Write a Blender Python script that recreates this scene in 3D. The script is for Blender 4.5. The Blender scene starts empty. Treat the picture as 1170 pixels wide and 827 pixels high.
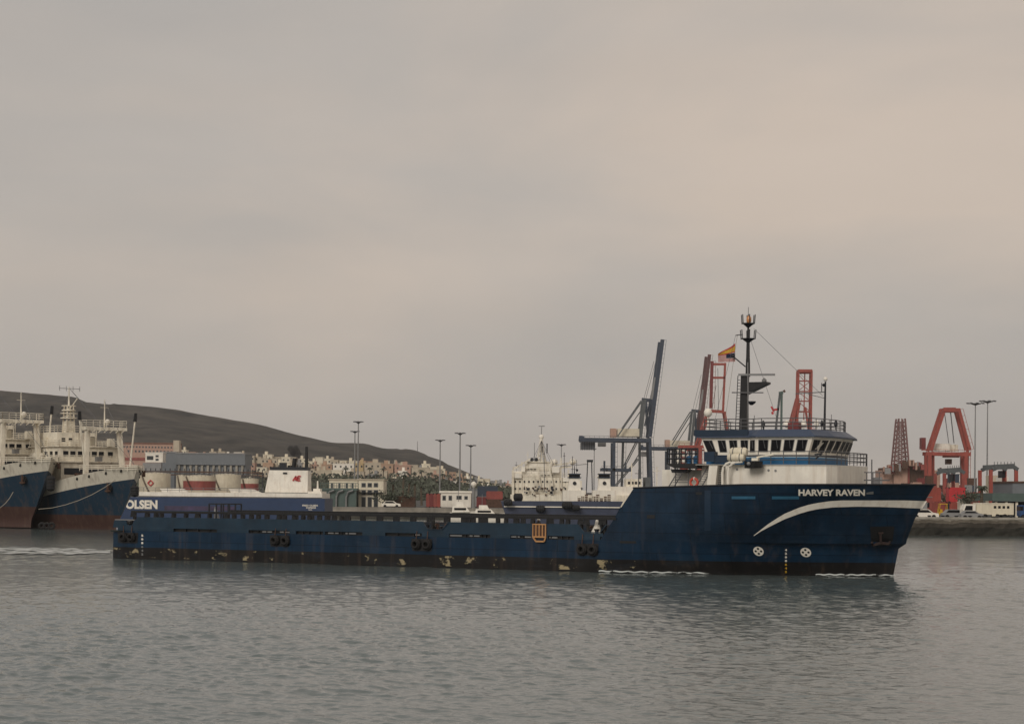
import bpy, bmesh, math, random
import numpy as np
from mathutils import Vector, Matrix
random.seed(7)
S = bpy.context.scene
C = S.collection
PI = math.pi
R = math.radians

# ------------------------------------------------------------------ camera
F = 2200.0; EYE = 6.0; ROLL = R(.5)
cam_d = bpy.data.cameras.new('camera'); cam = bpy.data.objects.new('camera', cam_d); C.objects.link(cam)
cam_d.sensor_width = 36; cam_d.lens = 36*F/1170; cam_d.shift_y = (564-413.5)/1170
cam_d.clip_start = 1; cam_d.clip_end = 30000
cam.matrix_world = Matrix.Translation((0, 0, EYE)) @ Matrix.Rotation(R(90), 4, 'X') @ Matrix.Rotation(ROLL, 4, 'Z')
S.camera = cam
S.render.resolution_x = 1024; S.render.resolution_y = 723

def ray(x, y):
    dx = x-585; dy = 564-y
    return ((dx*math.cos(ROLL)-dy*math.sin(ROLL))/F, (dy*math.cos(ROLL)+dx*math.sin(ROLL))/F)
def P(x, y, Z):
    a, c = ray(x, y)
    return Vector((a*Z, Z, EYE+c*Z))

# ------------------------------------------------------------------ colour management, world, light
S.view_settings.view_transform = 'Standard'
S.view_settings.look = 'None'; S.view_settings.exposure = 0; S.view_settings.gamma = 1
S.view_settings.use_curve_mapping = False
w = bpy.data.worlds.new('World'); S.world = w; w.use_nodes = True
N = w.node_tree.nodes; L = w.node_tree.links
N.clear()
out = N.new('ShaderNodeOutputWorld'); bg = N.new('ShaderNodeBackground')
sky = N.new('ShaderNodeTexSky'); sky.sky_type = 'NISHITA'; sky.sun_disc = False
SUN_EL = 29; SUN_AZ = 204
sky.sun_elevation = R(SUN_EL); sky.sun_rotation = R(SUN_AZ); sky.dust_density = 4
tc = N.new('ShaderNodeTexCoord')
mp = N.new('ShaderNodeMapping'); mp.inputs['Scale'].default_value = (1.3, 1.3, 4.2); mp.inputs['Location'].default_value = (.35, .2, .55)
L.new(tc.outputs['Generated'], mp.inputs['Vector'])
n1 = N.new('ShaderNodeTexNoise'); n1.inputs['Scale'].default_value = 1.7; n1.inputs['Detail'].default_value = 5; n1.inputs['Roughness'].default_value = .5
n1.inputs['Distortion'].default_value = .3
L.new(mp.outputs['Vector'], n1.inputs['Vector'])
rp = N.new('ShaderNodeValToRGB')
e = rp.color_ramp.elements
e[0].position = .34; e[0].color = (.42, .402, .385, 1)
e[1].position = .64; e[1].color = (.62, .525, .445, 1)
m_ = rp.color_ramp.elements.new(.48); m_.color = (.495, .452, .412, 1)
sx_ = N.new('ShaderNodeSeparateXYZ'); L.new(tc.outputs['Generated'], sx_.inputs[0])
def wmath(op, a, b=None, c=None):
    q = N.new('ShaderNodeMath'); q.operation = op
    for i, v in enumerate((a, b, c)):
        if v is None: continue
        if isinstance(v, (int, float)): q.inputs[i].default_value = v
        else: L.new(v, q.inputs[i])
    return q.outputs[0]
band = wmath('MAXIMUM', wmath('SUBTRACT', 1.0, wmath('DIVIDE', wmath('ABSOLUTE', wmath('SUBTRACT', sx_.outputs['Z'], .155)), .075)), 0.0)
glow = wmath('MULTIPLY', band, wmath('MULTIPLY_ADD', sx_.outputs['X'], .6, .08))
fac_ = wmath('ADD', wmath('MULTIPLY_ADD', n1.outputs['Fac'], .75, .115), wmath('ADD', wmath('MULTIPLY', sx_.outputs['X'], .12), glow))
L.new(fac_, rp.inputs['Fac'])
# soft fine cloud structure
mp2 = N.new('ShaderNodeMapping'); mp2.inputs['Scale'].default_value = (3, 3, 11); L.new(tc.outputs['Generated'], mp2.inputs['Vector'])
n2 = N.new('ShaderNodeTexNoise'); n2.inputs['Scale'].default_value = 2.2; n2.inputs['Detail'].default_value = 6; L.new(mp2.outputs['Vector'], n2.inputs['Vector'])
mr = N.new('ShaderNodeMapRange'); mr.inputs['From Min'].default_value = .3; mr.inputs['From Max'].default_value = .7
mr.inputs['To Min'].default_value = .975; mr.inputs['To Max'].default_value = 1.025
L.new(n2.outputs['Fac'], mr.inputs['Value'])
mul = N.new('ShaderNodeVectorMath'); mul.operation = 'SCALE'; L.new(rp.outputs['Color'], mul.inputs[0]); L.new(mr.outputs[0], mul.inputs['Scale'])
sc_ = N.new('ShaderNodeVectorMath'); sc_.operation = 'SCALE'; sc_.inputs['Scale'].default_value = .05; L.new(sky.outputs['Color'], sc_.inputs[0])
mx = N.new('ShaderNodeMix'); mx.data_type = 'RGBA'; mx.inputs['Factor'].default_value = .94     # thick overcast: the clear sky hardly gets through
L.new(sc_.outputs[0], mx.inputs['A']); L.new(mul.outputs[0], mx.inputs['B'])
sc2 = N.new('ShaderNodeVectorMath'); sc2.operation = 'SCALE'; sc2.inputs['Scale'].default_value = 10.0
L.new(mx.outputs['Result'], sc2.inputs[0])
L.new(sc2.outputs[0], bg.inputs['Color']); bg.inputs['Strength'].default_value = .1
L.new(bg.outputs[0], out.inputs['Surface'])

sd = bpy.data.lights.new('sun', 'SUN'); so = bpy.data.objects.new('sun', sd); C.objects.link(so)
sd.energy = 1.5; sd.angle = R(25); sd.color = (1, .93, .84)
# direction the light comes from: azimuth clockwise from +Y
az = R(SUN_AZ); el = R(SUN_EL)
dirv = Vector((math.sin(az)*math.cos(el), math.cos(az)*math.cos(el), math.sin(el)))
so.rotation_euler = dirv.to_track_quat('Z', 'Y').to_euler(); so.location = (0, -50, 150)

# ------------------------------------------------------------------ materials
MC = {}
def nodes(m):
    m.use_nodes = True
    return m.node_tree.nodes, m.node_tree.links, m.node_tree.nodes['Principled BSDF']
def mat(name, col, rough=.6, metal=0, var=.12, streak=0, streak_col=(.16, .07, .035), scale=.6, bump=0, bscale=4, spec=.4):
    if name in MC: return MC[name]
    m = bpy.data.materials.new(name); MC[name] = m
    n, l, b = nodes(m)
    b.inputs['Roughness'].default_value = rough; b.inputs['Metallic'].default_value = metal
    b.inputs['Specular IOR Level'].default_value = spec
    t = n.new('ShaderNodeTexCoord')
    nz = n.new('ShaderNodeTexNoise'); nz.inputs['Scale'].default_value = scale; nz.inputs['Detail'].default_value = 6
    nz.inputs['Roughness'].default_value = .62
    l.new(t.outputs['Object'], nz.inputs['Vector'])
    r_ = n.new('ShaderNodeMapRange'); r_.inputs['From Min'].default_value = .3; r_.inputs['From Max'].default_value = .7
    r_.inputs['To Min'].default_value = 1-var; r_.inputs['To Max'].default_value = 1+var
    l.new(nz.outputs['Fac'], r_.inputs['Value'])
    s = n.new('ShaderNodeVectorMath'); s.operation = 'SCALE'; s.inputs[0].default_value = col
    l.new(r_.outputs[0], s.inputs['Scale'])
    cur = s.outputs[0]
    if streak > 0:
        mp = n.new('ShaderNodeMapping'); mp.inputs['Scale'].default_value = (1.6, 1.6, .16); l.new(t.outputs['Object'], mp.inputs['Vector'])
        z = n.new('ShaderNodeTexNoise'); z.inputs['Scale'].default_value = 1.5; z.inputs['Detail'].default_value = 5; l.new(mp.outputs[0], z.inputs['Vector'])
        q = n.new('ShaderNodeMapRange'); q.inputs['From Min'].default_value = .52; q.inputs['From Max'].default_value = .72
        q.inputs['To Min'].default_value = 0; q.inputs['To Max'].default_value = streak
        l.new(z.outputs['Fac'], q.inputs['Value'])
        x = n.new('ShaderNodeMix'); x.data_type = 'RGBA'; l.new(q.outputs[0], x.inputs['Factor']); l.new(cur, x.inputs['A'])
        x.inputs['B'].default_value = (*streak_col, 1); cur = x.outputs['Result']
    l.new(cur, b.inputs['Base Color'])
    if bump > 0:
        bz = n.new('ShaderNodeTexNoise'); bz.inputs['Scale'].default_value = bscale; bz.inputs['Detail'].default_value = 5
        l.new(t.outputs['Object'], bz.inputs['Vector'])
        bp = n.new('ShaderNodeBump'); bp.inputs['Strength'].default_value = bump; bp.inputs['Distance'].default_value = .1
        l.new(bz.outputs['Fac'], bp.inputs['Height']); l.new(bp.outputs[0], b.inputs['Normal'])
    return m
def zramp_mat(name, stops, rough=.5, slope=0, var=.15, patch=None, streak=0, wob=.05, seams=False):
    """paint whose colour changes with height: stops = [(z_from, colour)], plus scuffed patches in a height band"""
    m = bpy.data.materials.new(name); MC[name] = m
    n, l, b = nodes(m); b.inputs['Roughness'].default_value = rough; b.inputs['Specular IOR Level'].default_value = .22
    t = n.new('ShaderNodeTexCoord'); sp = n.new('ShaderNodeSeparateXYZ'); l.new(t.outputs['Object'], sp.inputs[0])
    nz = n.new('ShaderNodeTexNoise'); nz.inputs['Scale'].default_value = .7; nz.inputs['Detail'].default_value = 6; l.new(t.outputs['Object'], nz.inputs['Vector'])
    sx = n.new('ShaderNodeMath'); sx.operation = 'MULTIPLY_ADD'; l.new(sp.outputs['X'], sx.inputs[0]); sx.inputs[1].default_value = -slope; l.new(sp.outputs['Z'], sx.inputs[2])
    wb = n.new('ShaderNodeMath'); wb.operation = 'MULTIPLY_ADD'; l.new(nz.outputs['Fac'], wb.inputs[0]); wb.inputs[1].default_value = wob; l.new(sx.outputs[0], wb.inputs[2])
    cur = None
    for zf, col in stops:
        if cur is None:
            rgb = n.new('ShaderNodeRGB'); rgb.outputs[0].default_value = (*col, 1); cur = rgb.outputs[0]; continue
        g = n.new('ShaderNodeMath'); g.operation = 'GREATER_THAN'; l.new(wb.outputs[0], g.inputs[0]); g.inputs[1].default_value = zf+wob*.5
        x = n.new('ShaderNodeMix'); x.data_type = 'RGBA'; l.new(g.outputs[0], x.inputs['Factor']); l.new(cur, x.inputs['A']); x.inputs['B'].default_value = (*col, 1)
        cur = x.outputs['Result']
    # large soft plate-to-plate variation
    mp0 = n.new('ShaderNodeMapping'); mp0.inputs['Scale'].default_value = (.35, .35, .12); l.new(t.outputs['Object'], mp0.inputs['Vector'])
    n0 = n.new('ShaderNodeTexNoise'); n0.inputs['Scale'].default_value = 1.2; n0.inputs['Detail'].default_value = 7; n0.inputs['Roughness'].default_value = .65; l.new(mp0.outputs[0], n0.inputs['Vector'])
    r_ = n.new('ShaderNodeMapRange'); r_.inputs['From Min'].default_value = .3; r_.inputs['From Max'].default_value = .7
    r_.inputs['To Min'].default_value = 1-var; r_.inputs['To Max'].default_value = 1+var; l.new(n0.outputs['Fac'], r_.inputs['Value'])
    s = n.new('ShaderNodeVectorMath'); s.operation = 'SCALE'; l.new(cur, s.inputs[0]); l.new(r_.outputs[0], s.inputs['Scale']); cur = s.outputs[0]
    if seams:
        cx_ = n.new('ShaderNodeCombineXYZ'); l.new(sp.outputs['X'], cx_.inputs['X']); l.new(sp.outputs['Z'], cx_.inputs['Y'])
        bk = n.new('ShaderNodeTexBrick'); bk.inputs['Scale'].default_value = 1; bk.inputs['Brick Width'].default_value = 5.5; bk.inputs['Row Height'].default_value = 1.55; bk.inputs['Mortar Size'].default_value = .035; bk.inputs['Mortar Smooth'].default_value = .6
        bk.inputs['Color1'].default_value = (1, 1, 1, 1); bk.inputs['Color2'].default_value = (.74, .76, .78, 1); bk.inputs['Mortar'].default_value = (.45, .45, .45, 1); l.new(cx_.outputs[0], bk.inputs['Vector'])
        ms_ = n.new('ShaderNodeVectorMath'); ms_.operation = 'MULTIPLY'; l.new(cur, ms_.inputs[0]); l.new(bk.outputs['Color'], ms_.inputs[1]); cur = ms_.outputs[0]
        # scuffed, salt faded areas
        mq = n.new('ShaderNodeMapping'); mq.inputs['Scale'].default_value = (.22, .22, .9); l.new(t.outputs['Object'], mq.inputs['Vector'])
        nq = n.new('ShaderNodeTexNoise'); nq.inputs['Scale'].default_value = 1.1; nq.inputs['Detail'].default_value = 9; nq.inputs['Roughness'].default_value = .72; l.new(mq.outputs[0], nq.inputs['Vector'])
        rq = n.new('ShaderNodeMapRange'); rq.inputs['From Min'].default_value = .54; rq.inputs['From Max'].default_value = .72; rq.inputs['To Max'].default_value = .32; l.new(nq.outputs['Fac'], rq.inputs['Value'])
        xq = n.new('ShaderNodeMix'); xq.data_type = 'RGBA'; l.new(rq.outputs[0], xq.inputs['Factor']); l.new(cur, xq.inputs['A']); xq.inputs['B'].default_value = (.035, .055, .08, 1); cur = xq.outputs['Result']
    if patch:
        z0, z1, col, amt, scl = patch
        mp = n.new('ShaderNodeMapping'); mp.inputs['Scale'].default_value = (.55, .55, .8); l.new(t.outputs['Object'], mp.inputs['Vector'])
        z = n.new('ShaderNodeTexNoise'); z.inputs['Scale'].default_value = scl; z.inputs['Detail'].default_value = 8; z.inputs['Roughness'].default_value = .7; l.new(mp.outputs[0], z.inputs['Vector'])
        q = n.new('ShaderNodeMapRange'); q.inputs['From Min'].default_value = amt; q.inputs['From Max'].default_value = amt+.035; l.new(z.outputs['Fac'], q.inputs['Value'])
        a = n.new('ShaderNodeMath'); a.operation = 'LESS_THAN'; l.new(sp.outputs['Z'], a.inputs[0]); a.inputs[1].default_value = z1
        c = n.new('ShaderNodeMath'); c.operation = 'GREATER_THAN'; l.new(sp.outputs['Z'], c.inputs[0]); c.inputs[1].default_value = z0
        d = n.new('ShaderNodeMath'); d.operation = 'MULTIPLY'; l.new(a.outputs[0], d.inputs[0]); l.new(c.outputs[0], d.inputs[1])
        lt_ = n.new('ShaderNodeMath'); lt_.operation = 'LESS_THAN'; l.new(sp.outputs['X'], lt_.inputs[0]); lt_.inputs[1].default_value = 50.5
        d2_ = n.new('ShaderNodeMath'); d2_.operation = 'MULTIPLY'; l.new(d.outputs[0], d2_.inputs[0]); l.new(lt_.outputs[0], d2_.inputs[1]); d = d2_
        f_ = n.new('ShaderNodeMath'); f_.operation = 'MULTIPLY'; l.new(d.outputs[0], f_.inputs[0]); l.new(q.outputs[0], f_.inputs[1])
        x = n.new('ShaderNodeMix'); x.data_type = 'RGBA'; l.new(f_.outputs[0], x.inputs['Factor']); l.new(cur, x.inputs['A']); x.inputs['B'].default_value = (*col, 1); cur = x.outputs['Result']
    if streak > 0:
        mp = n.new('ShaderNodeMapping'); mp.inputs['Scale'].default_value = (1.3, 1.3, .14); l.new(t.outputs['Object'], mp.inputs['Vector'])
        z = n.new('ShaderNodeTexNoise'); z.inputs['Scale'].default_value = 1.4; z.inputs['Detail'].default_value = 6; l.new(mp.outputs[0], z.inputs['Vector'])
        q = n.new('ShaderNodeMapRange'); q.inputs['From Min'].default_value = .55; q.inputs['From Max'].default_value = .75; q.inputs['To Max'].default_value = streak; l.new(z.outputs['Fac'], q.inputs['Value'])
        x = n.new('ShaderNodeMix'); x.data_type = 'RGBA'; l.new(q.outputs[0], x.inputs['Factor']); l.new(cur, x.inputs['A']); x.inputs['B'].default_value = (.13, .085, .06, 1); cur = x.outputs['Result']
    l.new(cur, b.inputs['Base Color'])
    bz = n.new('ShaderNodeTexNoise'); bz.inputs['Scale'].default_value = .9; bz.inputs['Detail'].default_value = 3; l.new(t.outputs['Object'], bz.inputs['Vector'])
    bp = n.new('ShaderNodeBump'); bp.inputs['Strength'].default_value = .35; bp.inputs['Distance'].default_value = .1; l.new(bz.outputs['Fac'], bp.inputs['Height']); l.new(bp.outputs[0], b.inputs['Normal'])
    return m

NAVY = (.005, .020, .044)
M = dict(
    white=mat('white_paint', (.76, .72, .64), .5, streak=.26, streak_col=(.40, .28, .17)),
    oldwhite=mat('weathered_white_paint', (.70, .65, .54), .6, var=.25, streak=.5, streak_col=(.26, .17, .10)),
    cream=mat('cream_paint', (.66, .60, .47), .5, var=.1, streak=.1),
    navy=mat('navy_paint', NAVY, .45, var=.2),
    bulwark=mat('slate_navy_paint', (.013, .031, .052), .5, spec=.25, var=.25, streak=.25, streak_col=(.03, .035, .04)),
    dark=mat('dark_steel', (.012, .014, .02), .5),
    black=mat('black_paint', (.008, .008, .009), .45),
    rubber=mat('black_rubber', (.012, .011, .011), .8, bump=.5),
    glass=mat('dark_glass', (.006, .006, .008), .3, var=.02, spec=.22),
    roofblue=mat('slate_blue_roof_paint', (.045, .065, .11), .45),
    blue=mat('bright_blue_paint', (.025, .12, .26), .45),
    lblue=mat('light_blue_paint', (.025, .11, .19), .45, streak=.3, streak_col=(.01, .03, .05)),
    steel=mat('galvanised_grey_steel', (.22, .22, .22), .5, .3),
    railgrey=mat('grey_rail_paint', (.10, .10, .105), .5),
    deck=mat('grey_deck_paint', (.03, .035, .035), 1, spec=.03),
    orange=mat('faded_orange_paint', (.42, .22, .09), .6, streak=.3),
    bright_orange=mat('bright_orange_cloth', (.6, .1, .03), .8),
    redring=mat('orange_red_ring', (.5, .07, .04), .6),
    rust=mat('rusty_steel', (.085, .045, .03), .8, var=.35, scale=2),
    red=mat('red_crane_paint', (.29, .062, .046), .55, var=.2, streak=.35, streak_col=(.17, .05, .035)),
    red2=mat('bright_red_paint', (.46, .035, .04), .5),
    redold=mat('faded_red_paint', (.25, .06, .05), .6, var=.25, streak=.3),
    craneblue=mat('blue_grey_crane_paint', (.032, .045, .070), .55, var=.2),
    craneblue2=mat('slate_crane_paint', (.085, .095, .10), .55, var=.2),
    green=mat('green_shed_paint', (.075, .11, .10), .6),
    greyroof=mat('blue_grey_cladding', (.15, .165, .18), .6, var=.08),
    concrete=mat('pale_concrete', (.30, .28, .24), .9, var=.25, bump=.4),
    asphalt=mat('asphalt', (.06, .06, .058), .9, var=.25, scale=.05),
    tank=mat('cream_tank_paint', (.52, .47, .36), .6, streak=.35, streak_col=(.3, .2, .12)),
    sand=mat('sandstone_render', (.46, .40, .31), .85, var=.1),
    terra=mat('terracotta_render', (.40, .27, .19), .85, var=.12),
    ochre=mat('ochre_render', (.45, .34, .19), .85, var=.1),
    pink=mat('pink_render', (.42, .27, .21), .85, var=.1),
    grey=mat('grey_render', (.25, .25, .25), .85, var=.1),
    tile=mat('clay_roof_tile', (.17, .085, .06), .85, var=.2),
    winbk=mat('far_window', (.03, .035, .04), .3),
    yellow=mat('yellow_paint', (.55, .33, .02), .5),
    bluepaint=mat('truck_blue_paint', (.02, .07, .2), .45),
    bark=mat('palm_bark', (.09, .07, .05), .9, bump=.6),
    leaf=mat('palm_leaf', (.045, .055, .036), .7, var=.35),
    leaf2=mat('scrub_leaf', (.075, .085, .06), .8, var=.45, scale=.15),
    skin=mat('skin', (.30, .16, .10), .6),
    flagred=mat('flag_red', (.42, .05, .05), .8), flagwhite=mat('flag_white', (.6, .55, .52), .8),
    flagyellow=mat('flag_yellow', (.55, .32, .04), .8), flagblue=mat('flag_blue', (.015, .02, .05), .8),
    ferryblue=mat('ferry_blue_paint', (.018, .04, .10), .4, var=.12),
    darkred=mat('dark_red_paint', (.16, .03, .03), .5),
    rope=mat('weathered_rope', (.30, .27, .22), .9),
    craneplum=mat('sooty_red_crane_paint', (.10, .045, .045), .55, var=.3),
    lens=mat('amber_lamp_glass', (.55, .25, .10), .2),
)

# ------------------------------------------------------------------ mesh builder
class MB:
    def __init__(s): s.v = []; s.f = []; s.mi = []; s.m = 0
    def add(s, vs, fs):
        o = len(s.v); s.v += [tuple(p) for p in vs]
        for f in fs: s.f.append([o+i for i in f]); s.mi.append(s.m)
    def box(s, x0, x1, y0, y1, z0, z1):
        s.add([(x0, y0, z0), (x1, y0, z0), (x1, y1, z0), (x0, y1, z0), (x0, y0, z1), (x1, y0, z1), (x1, y1, z1), (x0, y1, z1)],
              [(3, 2, 1, 0), (4, 5, 6, 7), (0, 1, 5, 4), (1, 2, 6, 5), (2, 3, 7, 6), (3, 0, 4, 7)])
        return s
    def bar(s, p, q, w, h=None):
        p = Vector(p); q = Vector(q); h = h or w
        d = q-p
        if d.length < 1e-6: return s
        d.normalize()
        up = Vector((0, 0, 1)) if abs(d.z) < .95 else Vector((1, 0, 0))
        a = d.cross(up).normalized()*(w/2); b = a.cross(d).normalized()*(h/2)
        vs = [c+sa*a+sb*b for c in (p, q) for sa, sb in ((-1, -1), (1, -1), (1, 1), (-1, 1))]
        s.add(vs, [(3, 2, 1, 0), (4, 5, 6, 7), (0, 1, 5, 4), (1, 2, 6, 5), (2, 3, 7, 6), (3, 0, 4, 7)])
        return s
    def tube(s, pts, r, n=8, r2=None):
        pts = [Vector(p) for p in pts]; k = len(pts); vs = []; fs = []
        for i, p in enumerate(pts):
            d = (pts[min(i+1, k-1)]-pts[max(i-1, 0)]).normalized()
            up = Vector((0, 0, 1)) if abs(d.z) < .9 else Vector((0, 1, 0))
            a = d.cross(up).normalized(); b = a.cross(d).normalized()
            rr = r if r2 is None else r+(r2-r)*i/(k-1)
            for j in range(n):
                t = 2*PI*j/n; vs.append(p+a*math.cos(t)*rr+b*math.sin(t)*rr)
        for i in range(k-1):
            for j in range(n):
                fs.append((i*n+j, i*n+(j+1) % n, (i+1)*n+(j+1) % n, (i+1)*n+j))
        fs.append(tuple(range(n))[::-1]); fs.append(tuple((k-1)*n+j for j in range(n)))
        s.add(vs, fs); return s
    def prism(s, poly, fn, a, b):
        """poly = 2D outline, fn(u, v, w) -> point; extruded from w=a to w=b"""
        n = len(poly)
        vs = [fn(p[0], p[1], a) for p in poly]+[fn(p[0], p[1], b) for p in poly]
        fs = [tuple(range(n))[::-1], tuple(range(n, 2*n))]+[(i, (i+1) % n, n+(i+1) % n, n+i) for i in range(n)]
        s.add(vs, fs); return s
    def loft(s, rings, cap=True):
        n = len(rings[0]); vs = [p for r_ in rings for p in r_]; fs = []
        for i in range(len(rings)-1):
            for j in range(n): fs.append((i*n+j, i*n+(j+1) % n, (i+1)*n+(j+1) % n, (i+1)*n+j))
        if cap: fs.append(tuple(range(n))[::-1]); fs.append(tuple((len(rings)-1)*n+j for j in range(n)))
        s.add(vs, fs); return s
    def lathe(s, c, prof, n=16, axis='z'):
        def pt(r, h, t):
            a, b = r*math.cos(t), r*math.sin(t)
            return {'z': (c[0]+a, c[1]+b, c[2]+h), 'x': (c[0]+h, c[1]+a, c[2]+b), 'y': (c[0]+a, c[1]+h, c[2]+b)}[axis]
        rings = [[pt(r, h, 2*PI*j/n) for j in range(n)] for r, h in prof]
        return s.loft(rings)
    def ball(s, c, r, n=10, sz=1):
        return s.lathe(c, [(max(.001, r*math.sin(PI*k/6)), -r*sz*math.cos(PI*k/6)) for k in range(7)], n)
    def torus(s, c, R_, r, ax, n=18, k=8):
        ax = Vector(ax).normalized(); up = Vector((0, 0, 1)) if abs(ax.z) < .9 else Vector((1, 0, 0))
        a = ax.cross(up).normalized(); b = a.cross(ax); c = Vector(c); vs = []; fs = []
        for i in range(n):
            t = 2*PI*i/n; d = a*math.cos(t)+b*math.sin(t)
            for j in range(k):
                p = 2*PI*j/k; vs.append(c+d*(R_+r*math.cos(p))+ax*r*math.sin(p))
        for i in range(n):
            for j in range(k): fs.append((i*k+j, ((i+1) % n)*k+j, ((i+1) % n)*k+(j+1) % k, i*k+(j+1) % k))
        s.add(vs, fs); return s
    def build(s, name, m, parent=None, loc=None, world=None, smooth=False, fix=True):
        """world: location of the root thing when the vertices were given in world coordinates"""
        me = bpy.data.meshes.new(name)
        off = Vector(world) if world is not None else (Vector(loc) if (loc is not None and parent is None) else Vector((0, 0, 0)))
        v = [tuple(Vector(p)-off) for p in s.v]
        me.from_pydata(v, [], s.f)
        ms = m if isinstance(m, (list, tuple)) else [m]
        for q in ms: me.materials.append(M[q] if isinstance(q, str) else q)
        me.polygons.foreach_set('material_index', s.mi)
        if fix:
            bm = bmesh.new(); bm.from_mesh(me); bmesh.ops.recalc_face_normals(bm, faces=bm.faces); bm.to_mesh(me); bm.free()
        if smooth:
            me.polygons.foreach_set('use_smooth', [True]*len(me.polygons))
            try: me.set_sharp_from_angle(angle=R(40))
            except Exception: pass
        me.update()
        o = bpy.data.objects.new(name, me); C.objects.link(o)
        if parent: o.parent = parent
        elif loc is not None: o.location = loc
        return o
def tag(o, label, cat, group=None, kind=None):
    if label: o['label'] = label
    if cat: o['category'] = cat
    if group: o['group'] = group
    if kind: o['kind'] = kind
    return o
def thing(name, label, cat, loc=(0, 0, 0), rotz=0, group=None):
    o = bpy.data.objects.new(name, None); C.objects.link(o); o.empty_display_size = .5
    o.location = loc; o.rotation_euler = (0, 0, rotz)
    return tag(o, label, cat, group)
def copy_tree(o, parent=None):
    c = o.copy(); C.objects.link(c)
    if parent: c.parent = parent
    for ch in list(o.children): copy_tree(ch, c)
    return c
def text_mesh(txt, w, h, fn, name, m, parent=None, bold=.02, loc=None, sub=0, depth=0):
    """text fitted into a w x h box; fn(s, t) with s, t in 0..1 gives the point"""
    cu = bpy.data.curves.new('lettering', 'FONT'); cu.body = txt; cu.size = 1; cu.offset = bold; cu.resolution_u = 4
    to = bpy.data.objects.new('t', cu); C.objects.link(to)
    dg = bpy.context.evaluated_depsgraph_get()
    me = bpy.data.meshes.new_from_object(to.evaluated_get(dg))
    bpy.data.objects.remove(to)
    bm = bmesh.new(); bm.from_mesh(me)
    if sub:
        bmesh.ops.triangulate(bm, faces=bm.faces)
        bmesh.ops.subdivide_edges(bm, edges=bm.edges, cuts=sub)
    xs = [v.co.x for v in bm.verts]; ys = [v.co.y for v in bm.verts]
    x0, x1, y0, y1 = min(xs), max(xs), min(ys), max(ys)
    off = Vector(loc) if loc is not None and parent is None else Vector((0, 0, 0))
    for v in bm.verts: v.co = Vector(fn((v.co.x-x0)/(x1-x0), (v.co.y-y0)/(y1-y0)))-off
    bm.to_mesh(me); bm.free(); me.materials.clear(); me.materials.append(M[m] if isinstance(m, str) else m)
    o = bpy.data.objects.new(name, me); C.objects.link(o)
    if parent: o.parent = parent
    elif loc is not None: o.location = loc
    return o

# ================================================================== SUPPLY VESSEL
HD = R(-26.7)
dX, dY = math.cos(HD), math.sin(HD); nX, nY = -dY, dX
O = Vector((-35.7+7.5*nX, 171+7.5*nY, 0))
def H(x, y, yl):
    """where the sight line through a photo point meets the vessel's longitudinal plane yl -> (u, z)"""
    a, c = ray(x, y)
    t = (yl+O.x*nX+O.y*nY)/(a*nX+nY)
    return ((a*t-O.x)*dX+(t-O.y)*dY, EYE+c*t)
ST_U = [(-1.5, 68.5), (0.1, 68.8), (2.2, 69.2), (2.45, 69.7), (3.1, 69.95), (4.3, 70.4), (5.5, 71.1), (6.94, 71.95)]
def lerp(tab, x):
    if x <= tab[0][0]: return tab[0][1]
    for (a, b), (c, d) in zip(tab, tab[1:]):
        if x <= c: return b+(d-b)*(x-a)/(c-a)
    return tab[-1][1]
KN = 2.45
def us(z, up): return lerp(ST_U, z) if not (up and z < 2.6) else 69.75
def bb(u, z, up):
    z_ = max(0, z)
    u0 = 45+z_*1.55; n = 1.75+.19*z_; e_ = us(z, up)
    if u <= u0: b = 7.5
    else: b = 7.5*max(0, 1-((u-u0)/(e_-u0))**n)
    if u < 3: b -= .5*(1-u/3)**2
    if up: b += .22*max(0, min(1, (u-56)/6))*(1 if u < e_-.3 else max(0, (e_-u)/.3))
    return b
def zt(u): return lerp([(48, 6.5), (50.4, 6.52), (59.4, 6.82), (72, 6.94)], u)
def hull_pt(x, y, off=.05):
    yl = -7
    for _ in range(25):
        u, z = H(x, y, yl); up = z > KN
        yl = .4*yl+.6*(-(bb(u, z, up)+off))
    u, z = H(x, y, yl)
    return Vector((u, yl, z))
ves = thing('supply_vessel', 'long low navy blue offshore supply ship with white wheelhouse and swoosh on the bow', 'ship', O, HD)

# lower hull
def hull_grid(rows, nst, u0fn, zfn, up, mb):
    for sgn in (-1, 1):
        vs = []; fs = []
        for i in range(rows+1):
            for j in range(nst+1):
                s_ = j/nst; zg = zfn(i/rows, 60); ua = u0fn(i/rows); ue = us(zg, up)
                u = ua+(ue-ua)*(1-(1-s_)**1.35)
                z = zfn(i/rows, u); ue2 = us(z, up); u = min(u, ue2)
                b = 0.0 if j == nst else bb(u, z, up)
                vs.append((u, sgn*max(b, 0.0), z))
        for i in range(rows):
            for j in range(nst):
                a = i*(nst+1)+j; fs.append((a, a+1, a+nst+2, a+nst+1))
        mb.add(vs, fs)
hullmat = zramp_mat('hull_paint', [(-9, (.011, .010, .010)), (1.0, (.005, .023, .050))], .42, patch=(.12, .93, (.30, .25, .15),   .578, 1.2), streak=.22, var=.4, seams=True)
mb = MB()
hull_grid(10, 130, lambda t: 0, lambda t, u: -1.2+(KN+1.2)*t, False, mb)
mb.add([(0, -7, -1.2), (0, 7, -1.2), (0, 7, KN), (0, -7, KN)], [(0, 1, 2, 3)])
mb.build('hull', hullmat, ves, smooth=True)
foremat = zramp_mat('forecastle_paint', [(-9, (.0045, .019, .041)), ], .42, var=.5, streak=.12, seams=True)
mb = MB()
ua = lambda t: 47.65+(50.45-47.65)*t
hull_grid(14, 110, lambda t: ua(t), lambda t, u: KN+(zt(u)-KN)*t, True, mb)
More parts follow.
